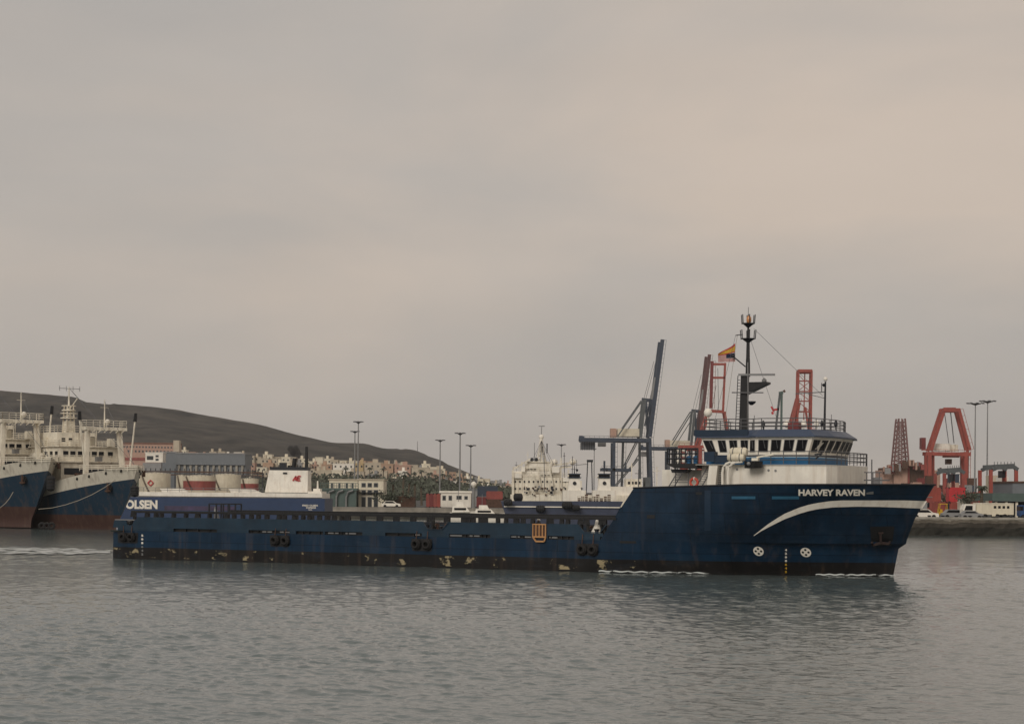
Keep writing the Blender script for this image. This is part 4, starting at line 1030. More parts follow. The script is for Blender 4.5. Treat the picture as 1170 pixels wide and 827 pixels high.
tank(225, 37, 544, 565, 620, 'cream storage tank with wide red band, left of the plain beige one', .82)
tank(256, 34, 542.5, 565, 640, 'wide beige storage tank with a diagonal stair between the two red banded tanks')
tank(284, 20, 547, 565, 600, 'small cream tank with red band nearest the ferry funnel', .8)
# pipe rack in front of warehouse
rt = thing('pipe_rack', 'dark steel pipe rack running behind the tanks below the grey shed', 'pipe rack', P(235, 538, 720))
base = rt.location.copy()
mb = MB(); a, b_ = P(150, 538, 720), P(300, 540, 720); mb.bar(a-base, b_-base, .5); mb.bar(a-base-Vector((0, 0, 1.2)), b_-base-Vector((0, 0, 1.2)), .4); mb.build('pipes', 'rust', rt)
mb = MB()
for k in range(28): p = a.lerp(b_, k/27)-base; mb.bar(p+Vector((0, 0, 1.2)), (p.x, p.y, 2.6-base.z), .3)
mb.build('rack_frame', 'dark', rt)

# green canopy shed and white quay building
rt, w_, h = building('harbour_shed', 'green glazed quay shed with balcony left of the white building', 'shed', 366, 560, 407, 585, 456, 10, 'green', [], 'green', .5)
mb = MB(); 
for z in (h+1.7, h+1.1): mb.bar((-w_, -.2, z), (w_+.5, -.2, z), .12)
for k in range(15): x = -w_+k*(2*w_+.5)/14; mb.bar((x, -.2, h+.4), (x, -.2, h+1.7), .1)
mb.build('balcony_rail', 'green', rt)
for k in (-.6, -.1, .45): mb = MB(); mb.tube([(w_*k, -.6, 0), (w_*k, -.6, h*.6), (w_*k+.5, -.6, h*.9), (w_*k+1.6, -.6, h)], .22, 6); mb.build('column', 'steel', rt)
wins = [(x, x+4, 552, 556) for x in (413.5, 420.5, 427.5)]+[(x, x+4, 560, 565) for x in (413.5, 420.5, 427.5)]+[(x, x+4, 568, 583) for x in (413.5, 420.5, 427.5)]
rt, w_, h = building('quay_building', 'cream white two storey building with three columns of dark windows beside the green shed', 'building', 409.5, 548.5, 438, 585, 460, 12, 'cream', wins, 'sand', .3)
mb = MB(); mb.box(-w_, w_, -1.1, -.05, h*.52, h*.55); mb.bar((-w_, -1.1, h*.62), (w_, -1.1, h*.62), .1)
for k in range(20): mb.bar((-w_+2*w_*k/19, -1.1, h*.55), (-w_+2*w_*k/19, -1.1, h*.62), .05)
mb.build('balcony', 'dark', rt)
wins = [(x, x+1.6, 552, 557) for x in (378.5, 387, 395.5, 402)]
building('quay_building', 'lower cream wing with four narrow windows rising behind the green shed', 'building', 376, 548.5, 408.7, 585, 470, 12, 'cream', wins, 'sand', .3)
# long low white building and containers
wins = [(506, 509, 566.5, 571), (513, 516, 566.5, 571), (522, 527, 566.5, 570), (531, 534, 567, 570)]
building('low_building', 'long low white building with square windows right of the red containers', 'building', 503, 563, 538, 588, 470, 12, 'white', wins, 'white', .5)
building('low_building', 'grey flat roofed shed behind the lamp posts, right of the palms', 'building', 536, 560, 556, 585, 500, 12, 'grey', [], 'greyroof', .4)
def container(X, Y, z, m, label, group=None, rot=0, L_=12.2, W=2.5, Hh=2.6, cat='container'):
    rt = thing('shipping_container', label, cat, (X, Y, z), rot, group)
    mb = MB(); mb.box(-L_/2, L_/2, -W/2, W/2, .05, Hh)
    nn = max(2, int(L_/.6))
    for k in range(nn): x = -L_/2+.3+k*(L_-.6)/(nn-1); mb.box(x-.12, x+.12, -W/2-.05, W/2+.05, .2, Hh-.15)
    mb.build('body', m, rt)
    mb = MB()
    for sx in (-1, 1):
        for sy in (-1, 1):
            for zz in (0, Hh-.16): mb.box(sx*L_/2-.12, sx*L_/2+.12, sy*(W/2)-.1, sy*W/2+.1, zz, zz+.2)
    mb.build('corner_casting', 'dark', rt)
    return rt
for k in range(4):
    x = 489+k*4.1
    container(P(x, 575, 462).x, 462, 2.6, ['redold', 'darkred', 'redold', 'red'][k], ['leftmost', 'second', 'third', 'rightmost'][k]+' of four upright red containers beside the long low white building', None, 0, .82, 2.4, 3.3)
container(P(462, 575, 455).x, 455, 2.6, 'rust', 'faded brick brown container low on the quay right of the bush like tree', None, 0, 5)
for k in range(2):
    container(P(565, 575, 465).x, 465, 2.6+2.0*k, ['rust', 'redold'][k], ['brown container under the faded red one', 'faded red container on top of a brown one'][k]+' left of the white ship', None, 0, 4.0, 2.4, 2.0)
container(P(552, 575, 470).x, 470, 2.6, 'darkred', 'dark red container standing alone between the motor yacht and the stack', None, 0, 3.2)
container(P(557, 575, 476).x, 476, 5.25, 'craneblue', 'dark blue grey container above the lone dark red one', None, 0, 5)
container(P(557, 575, 477).x, 477, 2.6, 'craneblue', 'dark blue grey container behind the lone dark red one', None, 0, 5)

# high-mast lamps
def lamp_mast(x, yt, yb, Z, label, s_=1, wide=1):
    b_ = P(x, yb, Z); t_ = P(x, yt, Z); zb = 2.6
    rt = thing('high_mast_lamp', label, 'street lamp', (t_.x, Z, zb), 0, 'tall lamp masts around the port'); h = t_.z-zb
    mb = MB(); mb.tube([(0, 0, 0), (0, 0, h)], .42*s_, 8, .22*s_); mb.build('pole', 'steel', rt, smooth=True)
    mb = MB(); mb.lathe((0, 0, h-.1), [(.2, -.5), (1.0*wide, 0), (1.0*wide, .15), (.1, .3)], 12); mb.build('head_frame', 'railgrey', rt)
    for k in range(8):
        a = 2*PI*k/8; mb = MB(); mb.box(1.5*wide*math.cos(a)-.35, 1.5*wide*math.cos(a)+.35, 1.5*wide*math.sin(a)-.35, 1.5*wide*math.sin(a)+.35, h-.1, h+.25)
        mb.bar((wide*.9*math.cos(a), wide*.9*math.sin(a), h+.05), (wide*1.4*math.cos(a), wide*1.4*math.sin(a), h+.05), .15); mb.build('floodlight', 'railgrey', rt)
    return rt
lamp_mast(409.5, 482, 560, 700, 'tall lamp mast, taller of the close pair above the white quay building', .8)
lamp_mast(405.6, 493, 560, 760, 'lamp mast, shorter and left of the close pair above the white quay building', .8)
lamp_mast(503, 503, 560, 720, 'lamp mast with small head left of the tallest one right of the hill', .8)
lamp_mast(525.8, 495, 562, 650, 'tallest lamp mast right of the hill, between two shorter ones', .8)
lamp_mast(538, 509, 562, 680, 'lamp mast above the motor yacht, right of the tallest mast', .8)
lamp_mast(641.5, 508, 562, 760, 'thin lamp mast rising behind the white ship', .6)
lamp_mast(679, 513, 562, 760, 'thin lamp mast under the left end of the blue crane', .6, .3)
lamp_mast(1114.5, 461, 580, 620, 'tall lamp mast with wide ring head, left of the two at right', .7, 1.7)
lamp_mast(1128.5, 458.5, 580, 600, 'tall lamp mast with wide ring head, right of the two at right', .7, 1.5)
mb = MB(); c = P(477, 512, 3300); mb.tube([(0, 0, 0), (0, 0, 24)], .8, 6, .4); o = mb.build('radio_mast', 'steel'); o.location = (c.x, 3300, terr(477, 3300)-2); tag(o, 'faint thin radio mast on the right end of the hill ridge', 'mast')

# palms and trees
def palm(X, Y, z, h, cr, label, group, sc=1, seed=0, nf=18):
    rnd = random.Random(seed); rt = thing('palm_tree', label, 'palm', (X, Y, z), rnd.uniform(0, 6), group)
    bx = rnd.uniform(-.6, .6); mb = MB(); mb.tube([(0, 0, -.5), (bx*.3, 0, h*.4), (bx*.8, 0, h*.8), (bx, 0, h)], .34, 7, .22); mb.build('trunk', 'bark', rt, smooth=True)
    mb = MB()
    for k in range(nf):
        a = 2*PI*k/nf+rnd.uniform(-.2, .2); up = rnd.uniform(-.25, .9); L_ = cr*rnd.uniform(.8, 1.1); seg = 6; prev = None
        for i in range(seg+1):
            t = i/seg; r_ = L_*t*(.95-.25*abs(up)*t); zz = h+L_*(up*t-(.55+up*.5)*t*t); wd = (.36*math.sin(PI*min(1, t*.9+.12))+.04)*cr*.42
            c = Vector((bx+r_*math.cos(a), r_*math.sin(a), zz)); sd_ = Vector((-math.sin(a), math.cos(a), 0))*wd
            cur = (c-sd_-Vector((0, 0, wd*.55)), c, c+sd_-Vector((0, 0, wd*.55)))
            if prev:
                m0 = .72
                mb.add([prev[0], prev[1], cur[1], prev[0].lerp(cur[0], m0)], [(0, 1, 2, 3)]); mb.add([prev[1], prev[2], prev[2].lerp(cur[2], m0), cur[1]], [(0, 1, 2, 3)])
            prev = cur
    mb.build('crown', 'leaf', rt, fix=False)
    return rt
rnd = random.Random(4)
def palm_px(x, ytop, Z, cpx, label, group, seed, base=None):
    c = P(x, ytop, Z); z0 = base if base is not None else 2.6; cr = cpx*Z/F/2
    return palm(c.x, Z, z0, c.z-z0-cr*.35, cr, label, group, seed=seed)
for k, (x, y, Z, cp, lab) in enumerate([
    (449, 549, 470, 13, 'large palm nearest the white quay building'), (460, 541, 490, 13, 'tallest palm of the cluster right of the white quay building'),
    (466, 547, 500, 12, 'palm just right of the tallest one in the cluster'), (474, 549, 480, 12, 'palm at the right end of the cluster, above the red containers'),
    (441, 552, 520, 9, 'small palm touching the right edge of the white quay building'),
    (482, 553, 520, 9, 'small palm above the red containers, right of the cluster')]):
    palm_px(x, y, Z, cp, lab, 'palms beside the white quay building', k)
for k in range(20):
    x = 377+k*8.6+rnd.uniform(-2, 2); Y = rnd.uniform(1080, 1230); z = terr(x, Y)
    palm((x-585)/F*Y, Y, z-1, rnd.uniform(6, 9), 3.2, 'palm standing in the row along the green slope below the houses', 'palms along the slope below the houses', seed=50+k, nf=11)
def leafy_tree(X, Y, z, h, r_, label, group=None, m='leaf2', name='leafy_tree', n=500, seed=0, flat=.7):
    rnd = random.Random(seed); rt = thing(name, label, 'tree', (X, Y, z), 0, group)
    mb = MB(); mb.tube([(0, 0, -.5), (.1, 0, h*.5), (.2, .1, h*.8)], .3, 6, .15)
    for k in range(4): a = k*1.6+.4; mb.tube([(.1, 0, h*.45), (r_*.5*math.cos(a), r_*.5*math.sin(a), h*.8)], .12, 5, .05)
    mb.build('trunk', 'bark', rt)
    mb = MB(); cl = [Vector((rnd.gauss(0, r_*.45), rnd.gauss(0, r_*.45), h*.85+rnd.gauss(0, r_*.35*flat))) for _ in range(9)]
    for _ in range(n):
        c = rnd.choice(cl)+Vector((rnd.gauss(0, 1), rnd.gauss(0, 1), rnd.gauss(0, flat)))*r_*.25
        d1 = Vector((rnd.gauss(0, 1), rnd.gauss(0, 1), rnd.gauss(0, 1))).normalized()*r_*.1; d2 = Vector((rnd.gauss(0, 1), rnd.gauss(0, 1), rnd.gauss(0, 1))).normalized()*r_*.1
        mb.add([c-d1, c+d2, c+d1, c-d2], [(0, 1, 2, 3)])
    mb.build('crown', m, rt, fix=False); return rt
c = P(449, 577, 453); leafy_tree(c.x, 453, 2.6, 3.2, 2.8, 'low round dark bush like tree on the quay right of the white building', seed=2)
c = P(1106, 563, 330); leafy_tree(c.x, 330, 2.6, P(1106, 562, 330).z-2.6, 1.9, 'bushy flat crowned tree behind the white trailer, left of the slim palm', seed=3, n=400)
c = P(1121, 555, 335); palm(c.x, 335, 2.6, P(1121, 556, 335).z-2.6, 1.7, 'slim palm behind the white trailer between the two lamp masts', None, seed=9, nf=22)
for k, (x, y, Z, r_) in enumerate([(1063, 563, 360, 1.6), (1080, 566, 370, 1.5)]):
    c = P(x, y, Z); leafy_tree(c.x, Z, 2.6, c.z-2.6, r_, ['small dark tree beside the bow of the supply ship', 'small dark tree between the red containers on the right quay'][k], seed=20+k, n=250)

# ================================================================== TRAWLERS
th = R(-50)
tm = zramp_mat('trawler_paint', [(-9, (.10, .032, .022)), (2.1, (.010, .030, .055)), (7.75, (.46, .42, .35))], .6, slope=.156, var=.3, streak=.6, wob=.06)
# red boot top stays level although the white line slopes
def trawler_mat():
    m = bpy.data.materials.new('trawler_hull_paint'); n, l, b = nodes(m); b.inputs['Roughness'].default_value = .6
    t = n.new('ShaderNodeTexCoord'); sp_ = n.new('ShaderNodeSeparateXYZ'); l.new(t.outputs['Object'], sp_.inputs[0])
    s = n.new('ShaderNodeMath'); s.operation = 'MULTIPLY_ADD'; l.new(sp_.outputs['X'], s.inputs[0]); s.inputs[1].default_value = -.16; l.new(sp_.outputs['Z'], s.inputs[2])
    g1 = n.new('ShaderNodeMath'); g1.operation = 'GREATER_THAN'; l.new(s.outputs[0], g1.inputs[0]); g1.inputs[1].default_value = 7.9
    g0 = n.new('ShaderNodeMath'); g0.operation = 'GREATER_THAN'; l.new(sp_.outputs['Z'], g0.inputs[0]); g0.inputs[1].default_value = 2.2
    x0 = n.new('ShaderNodeMix'); x0.data_type = 'RGBA'; l.new(g0.outputs[0], x0.inputs['Factor']); x0.inputs['A'].default_value = (.058, .026, .020, 1); x0.inputs['B'].default_value = (.006, .028, .055, 1)
    x1 = n.new('ShaderNodeMix'); x1.data_type = 'RGBA'; l.new(g1.outputs[0], x1.inputs['Factor']); l.new(x0.outputs['Result'], x1.inputs['A']); x1.inputs['B'].default_value = (.60, .56, .47, 1)
    mp = n.new('ShaderNodeMapping'); mp.inputs['Scale'].default_value = (1.2, 1.2, .12); l.new(t.outputs['Object'], mp.inputs['Vector'])
    z = n.new('ShaderNodeTexNoise'); z.inputs['Scale'].default_value = 1.2; z.inputs['Detail'].default_value = 7; z.inputs['Roughness'].default_value = .65; l.new(mp.outputs[0], z.inputs['Vector'])
    q = n.new('ShaderNodeMapRange'); q.inputs['From Min'].default_value = .5; q.inputs['From Max'].default_value = .75; q.inputs['To Max'].default_value = .6; l.new(z.outputs['Fac'], q.inputs['Value'])
    x2 = n.new('ShaderNodeMix'); x2.data_type = 'RGBA'; l.new(q.outputs[0], x2.inputs['Factor']); l.new(x1.outputs['Result'], x2.inputs['A']); x2.inputs['B'].default_value = (.12, .075, .05, 1)
    l.new(x2.outputs['Result'], b.inputs['Base Color']); return m
tmat = trawler_mat()
def trawler(w_, label):
    rt = thing('trawler', label, 'fishing ship', w_, th)
    # local: x forward, tip of the bow at x=0, waterline z=0
    top = lambda x: 9.8+(x*.17 if x > -17 else -2.9+(x+17)*.12 if x > -34 else -4.94)
    def hb(x, z):
        zz = max(0, min(1, z/9.8)); e_ = -6.6*(1-zz)**1.2
        if x >= e_: return 0
        return 6.2*min(1, (1-(1-min(1, (e_-x)/(18-3.5*zz)))**(1.6+.65*zz)))
    vs = []; fs = []; NS, NZ = 60, 14
    mb = MB()
    for sg in (-1, 1):
        vs = []; fs = []
        for i in range(NZ+1):
            for j in range(NS+1):
                t = i/NZ; zg = -1+t*10.8; e_ = -6.6*(1-max(0, min(1, zg/9.8)))**1.2; x = e_+(-46-e_)*(j/NS)**1.4
                z = -1+t*(top(x)+1); z = min(z, 9.8); e2 = -6.6*(1-max(0, min(1, z/9.8)))**1.2; xx = min(x, e2)
                vs.append((xx, sg*(0 if j == 0 else hb(xx, z)), z))
        for i in range(NZ):
            for j in range(NS): a = i*(NS+1)+j; fs.append((a, a+1, a+NS+2, a+NS+1))
        mb.add(vs, fs)
    mb.build('hull', tmat, rt, smooth=True)
    vs = []; fs = []
    for j in range(30): x = -.6-45*j/29; b_ = hb(x, top(x)-.9)*.97; vs += [(x, -b_, top(x)-1.0), (x, b_, top(x)-1.0)]
    for j in range(29): fs.append((2*j, 2*j+1, 2*j+3, 2*j+2))
    mb = MB(); mb.add(vs, fs); mb.build('deck', 'rust', rt)
    # houses
    mb = MB(); mb.box(-26, -14.5, -5.2, 5.2, 6.2, 10.3); mb.build('lower_house', 'oldwhite', rt)
    mb = MB(); mb.box(-26.5, -14.1, -5.7, 5.7, 10.302, 10.5); mb.build('boat_deck', 'oldwhite', rt)
    mb = MB(); mb.box(-25, -15.2, -5.0, 5.0, 10.502, 12.7); br_ = mb.build('bridge', 'oldwhite', rt)
    for k, yy in enumerate((-4.1, -2.9, -1.6, -.4, .8, 2.0, 3.6)):
        mb = MB(); mb.box(-15.22, -15.14, yy-.42, yy+.42, 11.3, 12.05); mb.build('window', 'glass', br_)
    for yy in (-16.5, -18.2, -20, -22): mb = MB(); mb.box(yy-.4, yy+.4, -5.07, -4.98, 11.3, 12.0); mb.build('window', 'glass', br_)
    mb = MB(); mb.box(-25.5, -14.9, -5.4, 5.4, 12.702, 12.85); mb.build('bridge_roof', 'oldwhite', rt)
    mb = MB(); mb.box(-24, -16.6, -4.8, 1.8, 12.852, 15.0); uh = mb.build('upper_house', 'oldwhite', rt)
    for yy in (.2, 1.2): mb = MB(); mb.box(-16.62, -16.55, yy-.35, yy+.35, 13.1, 14.4); mb.build('window', 'glass', uh)
    for yy in (-3.8, -2.6): mb = MB(); mb.box(-16.62, -16.55, yy-.3, yy+.3, 13.5, 14.1); mb.build('window', 'glass', uh)
    railing([(-24, -4.7), (-16.7, -4.7), (-16.7, 1.7)], 15.0, 1.0, rt, 'railing', 'oldwhite', .05, 1.2)
    railing([(-25, -5.4), (-14.9, -5.4), (-14.9, 5.4), (-25, 5.4)], 12.85, .9, rt, 'railing', 'oldwhite', .045, 1.2)
    railing([(-26, -5.6), (-14.2, -5.6), (-14.2, 5.6), (-26, 5.6)], 10.5, .9, rt, 'railing', 'oldwhite', .045, 1.2)
    # dark openings on lower house front
    for yy, ww in ((-4.2, .5), (-2.6, 1.2), (.2, .9), (1.9, .7), (3.9, .5)):
        mb = MB(); mb.box(-14.52, -14.44, yy-ww, yy+ww, 8.4, 9.4); mb.build('doorway', 'dark', rt)
    for k in range(3): mb = MB(); mb.box(-13.4+.2*k, -12.2, -3.5+3*k, -2.0+3*k, 6.5, 8.6); mb.build('winch', 'rust' if k != 1 else 'oldwhite', rt)
    # lattice tower mast
    mb = MB()
    for z0, z1, r_ in ((15, 19.2, .75),):
        for sx in (-1, 1):
            for sy in (-1, 1): mb.bar((-18+sx*.7, -2.2+sy*.7, 15), (-18+sx*.5, -2.2+sy*.5, 19.2), .16)
        for k in range(4):
            z = 15.5+k*1.0; mb.box(-18.65, -17.35, -2.85, -1.55, z, z+.1)
            mb.bar((-17.4, -2.8, z), (-17.4, -1.6, z+1), .09)
        mb.box(-18.6, -17.4, -2.8, -1.6, 15.0, 16.8)
    tw = mb.build('mast_tower', 'oldwhite', rt)
    for z, r_ in ((17.2, 1.3), (18.4, 1.1)): mb = MB(); mb.lathe((-18, -2.2, z), [(r_, 0), (r_, .15)], 10); mb.torus((-18, -2.2, z+.8), r_, .05, (0, 0, 1), 12, 5); mb.build('mast_platform', 'oldwhite', tw)
    mb = MB(); mb.tube([(-18, -2.2, 19.1), (-18, -2.2, 22.2)], .16, 7, .08); mb.tube([(-18, -2.2, 18.5), (-16.6, -1.4, 20.4)], .08, 5); mb.build('mast_pole', 'oldwhite', tw)
    mb = MB(); mb.bar((-18, -3.9, 21.9), (-18, -.3, 21.9), .08); 
    for k in range(4): mb.bar((-18, -3.8+k*1.15, 21.5), (-18, -3.8+k*1.15, 22.3), .06)
    mb.build('antenna', 'steel', tw)
    # portal mast
    for yy in (-3.3, 3.3):
        mb = MB(); mb.bar((-10.3, yy*.98, 7.5), (-10.8, yy*.82, 15.4), .7, .6); mb.build('portal_leg', 'oldwhite', rt)
    mb = MB(); mb.box(-11.5, -10.0, -3.4, 3.7, 15.25, 15.75)
    for k in range(7): mb.bar((-10.0, -3.3+k, 14.9), (-10.0, -2.8+k, 15.3), .12)
    pb_ = mb.build('portal_beam', 'oldwhite', rt)
    railing([(-11.5, -3.3), (-10.0, -3.3), (-10.0, 3.6), (-11.5, 3.6)], 15.75, 1.0, pb_, 'railing', 'oldwhite', .05, 1.2)
    mb = MB(); mb.tube([(-10.8, .2, 15.8), (-10.8, .2, 20)], .14, 6, .07); mb.bar((-10.8, -.5, 18.8), (-10.8, .9, 18.8), .08); mb.build('portal_mast', 'oldwhite', pb_)
    mb = MB(); mb.ball((-10.6, .6, 16.6), .42); mb.build('radome', 'white', pb_, smooth=True)
    for sg, ty in ((-1, -5.2), (1, 4.3)):
        mb = MB(); mb.tube([(-9.3, sg*3.7, 8.2), (-8.6, ty, 17.0)], .16, 7, .13); db = mb.build('derrick_boom', 'oldwhite', rt, smooth=True)
        mb = MB(); mb.tube([(-8.62, ty*.995, 16.7), (-8.5, ty*1.01, 18.0)], .32, 8, .25); mb.build('boom_head', 'black', db)
    rn = random.Random(6)
    for k in range(10):
        xa, ya, za = rn.uniform(-24, -12), rn.uniform(-5, 5), rn.choice([10.5, 12.85, 15.0]); mb = MB(); hh_ = rn.uniform(.5, 1.5); mb.box(xa-.4, xa+.5, ya-.4, ya+.45, za, za+hh_); mb.build('deck_box', rn.choice(['oldwhite', 'rust', 'steel', 'cream']), rt)
    for k in range(7):
        xa, ya, za = rn.uniform(-23, -12), rn.uniform(-4.5, 4.5), rn.choice([10.5, 12.85]); mb = MB(); mb.tube([(xa, ya, za), (xa, ya, za+rn.uniform(2, 5.5))], .08, 5, .05); mb.bar((xa, ya-.5, za+1.9), (xa, ya+.5, za+1.9), .06); mb.build('vent_mast', 'oldwhite', rt)
    for p1, p2 in (((-18, -2.2, 22), (-10.8, 0, 16)), ((-18, -2.2, 22), (-1, 0, 9.9)), ((-18, -2.2, 21), (-26, -4, 11)), ((-10.8, .2, 19.8), (-1, 0, 9.9)), ((-10.8, -3, 15.7), (-8.6, -5.2, 17)), ((-10.8, 3, 15.7), (-8.6, 4.3, 17)), ((-18, -2.2, 20.5), (-25, 4.5, 12.9))):
        mb = MB(); mb.tube([p1, p2], .035, 4); mb.build('stay_wire', 'railgrey', rt)
    for sg in (-1, 1):
        mb = MB(); mb.lathe((-22.5, sg*5.3, 11.3), [(.1, -2.2), (.6, -1.5), (.7, 0), (.6, 1.5), (.1, 2.2)], 10, 'x'); mb.build('lifeboat', 'oldwhite', rt, smooth=True)
    for yy in (-1.3, 3.0):
        mb = MB(); x_ = -3.5; mb.lathe((-3.4, yy, 8.1), [(.25, 0), (.25, .8), (.32, .85), (.3, .95), (.02, .98)], 8); mb.build('mooring_bitt', 'rust', rt)
    railing([(-9, -4.9), (-5, -3.9), (-2, -2.2), (0, 0), (-2, 2.2), (-5, 3.9), (-9, 4.9)], 8.9, .9, rt, 'bow_railing', 'oldwhite', .045, 1.3)
    for sg in (-1, 1):
        zc = 6.4; xc = -4.9; y_ = sg*(hb(xc, zc)); mb = MB(); mb.lathe((xc, y_-sg*.1, zc), [(.75, -.12*1), (.75, .12)], 10, 'y'); mb.build('anchor_recess', 'black', rt)
        mb = MB(); mb.bar((xc+.1, y_+sg*.15, zc+.7), (xc+.1, y_+sg*.22, zc-.7), .25); mb.bar((xc-.6, y_+sg*.2, zc-.5), (xc+.8, y_+sg*.2, zc-.5), .22); mb.build('anchor', 'rust', rt)
    for x_ in (-2.2, -4.4, -7.2, -9.5):
        for sg in (-1, 1):
            z = top(x_)-.45; mb = MB(); mb.lathe((x_, sg*(hb(x_, z)), z), [(.26, -.06), (.26, .06)], 8, 'y'); mb.build('fairlead', 'black', rt)
    return rt
tipB = P(157, 530, 290)
tB = trawler((tipB.x, tipB.y, 0), 'white and blue fishing trawler with rusty red boot top, nearer the supply ship stern')
tA = copy_tree(tB); d_ = -93*300/F
tA.location = (tipB.x-13.6, tipB.y+2.5, 1.15); tA['label'] = 'trawler cut by the left edge of the photo, floating higher and showing more red paint'
def world_t(rt, x, y, z):
    return Vector((rt.location.x+x*math.cos(th)-y*math.sin(th), rt.location.y+x*math.sin(th)+y*math.cos(th), z+rt.location.z))
# trawler fenders and ropes
def fender(c, r_, L_, ax, label, group=None, m='rubber'):
    rt = thing('rubber_fender', label, 'fender', c, 0, group)
    mb = MB(); prof = [(.05, -L_/2), (r_*.6, -L_*.46), (r_, -L_*.36), (r_, L_*.36), (r_*.6, L_*.46), (.05, L_/2)]
    mb.lathe((0, 0, 0), prof, 14, ax); mb.build('body', m, rt, smooth=True)
    mb = MB()
    for k in (-.3, -.1, .1, .3): mb.lathe((0, 0, 0), [(r_+.03, L_*k-.06), (r_+.07, L_*k), (r_+.03, L_*k+.06)], 14, ax)
    mb.build('tyre_net', 'dark', rt); return rt
fender(P(154, 561, 287), .62, 1.7, 'z', 'black fender hanging beside the bow of the nearer trawler')
fender(P(58, 552, 286), .62, 2.4, 'z', 'long black fender hanging between the two trawlers')
c = P(53, 598, 292); rt = thing('tyre_raft', 'dark floating tyres at the waterline between the two trawlers', 'tyre fender', (c.x, c.y, .1))
for k in range(3): mb = MB(); mb.torus((k*.75-.7, 0, .45), .38, .2, (0, 1, 0)); mb.build('tyre', 'rubber', rt, smooth=True)
def rope(pts, label, r_=.05):
    p0 = pts[0]; mb = MB(); mb.tube([Vector(p)-Vector(p0) for p in pts], r_, 5); o = mb.build('mooring_rope', 'rope'); o.location = p0; tag(o, label, 'rope')
rope([P(0, 580, 285), P(6, 575, 286), (P(11, 569, 287)), P(15, 562, 288)], 'short pale mooring rope at the left edge below the left trawler anchor')
rope([P(x, y, 284+.02*x) for x, y in ((44, 581.5), (60, 580), (75, 576.5), (90, 571.5), (105, 565), (120, 556.5), (132, 548))], 'long sagging pale mooring rope along the hull of the nearer trawler')

# ================================================================== FERRY
FZ = 400
rt = thing('ferry', 'large blue and white fast ferry with white funnel, moored behind the supply ship stern', 'ferry', P(260, 600, FZ)*1.0); rt.location.z = 0; fb = rt.location.copy()
def fx(x, y=575): return P(x, y, FZ).x-fb.x
def fz(x, y): return P(x, y, FZ).z
mb = MB(); X0, X1 = fx(60), fx(371)
mb.loft([[(X0+6, 0, -1), (X1, 0, -1), (X1, 18, -1), (X0+6, 18, -1)], [(X0, 0, fz(250, 568.3)), (X1, 0, fz(250, 568.3)), (X1, 18, fz(250, 568.3)), (X0, 18, fz(250, 568.3))]])
mb.build('hull', 'ferryblue', rt)
mb = MB(); mb.box(fx(188), fx(268), -.06, -.0, fz(225, 583), fz(225, 578)); mb.build('faded_red_stripe', mat('faded_red_on_blue', (.045, .032, .075), .5, var=.5, scale=.35), rt)
text_mesh('OLSEN', 1, 1, lambda s_, t: (fx(143.5)+(fx(180)-fx(143.5))*s_, -.08, fz(163, 581.3)+(fz(163, 571)-fz(163, 581.3))*t), 'lettering', 'white', rt, bold=.05)
for k, (tx, a, b_, y0, y1) in enumerate((('FRED OLSEN', 345.5, 363, 578.3, 576.3), ('EXPRESS', 350, 361, 580.7, 579), ('S.A.', 352.5, 357, 582.6, 581.4))):
    text_mesh(tx, 1, 1, lambda s_, t: (fx(a)+(fx(b_)-fx(a))*s_, -.08, fz(355, y0)+(fz(355, y1)-fz(355, y0))*t), 'lettering', 'white', rt, bold=.03)
mb = MB(); mb.box(X0+2, X1-.6, .3, 17.7, fz(250, 568.3)+.01, fz(250, 562.5)); mb.build('upper_deck', 'white', rt)
mb = MB(); mb.box(X0+2.01, X1-.6, .25, .29, fz(250, 568.0), fz(250, 567.2)); mb.build('deck_edge_line', 'dark', rt)
for a, b_, m, nm in ((184, 214, 'white', 'liferaft_housing'), (263, 296, 'white', 'liferaft_housing'), (215, 262, 'sand', 'roof_housing')):
    mb = MB(); z0 = fz(250, 562.5)+.01; z1 = fz(250, 558.5 if m == 'white' else 560); mb.loft([[(fx(a), 1, z0), (fx(b_), 1, z0), (fx(b_), 5, z0), (fx(a), 5, z0)], [(fx(a)+.8*0-.5, 1.2, z1), (fx(b_)-1.6, 1.2, z1), (fx(b_)-1.6, 4.8, z1), (fx(a)-.5, 4.8, z1)]]); mb.build(nm, m, rt)
mb = MB(); zf0, zf1 = fz(327, 562.5)+.012, fz(327, 537)
mb.loft([[(fx(301), 2, zf0), (fx(350), 2, zf0), (fx(350), 10, zf0), (fx(301), 10, zf0)], [(fx(305.5), 2.6, zf1), (fx(350), 2.6, zf1), (fx(350), 9, zf1), (fx(305.5), 9, zf1)]])
fu = mb.build('funnel', 'white', rt)
mb = MB(); mb.box(fx(306), fx(349.5), 2.8, 8.8, zf1+.01, zf1+.7); mb.box(fx(317), fx(324), 2.8, 5, zf1+.7, zf1+1.6); mb.build('funnel_top', 'dark', fu)
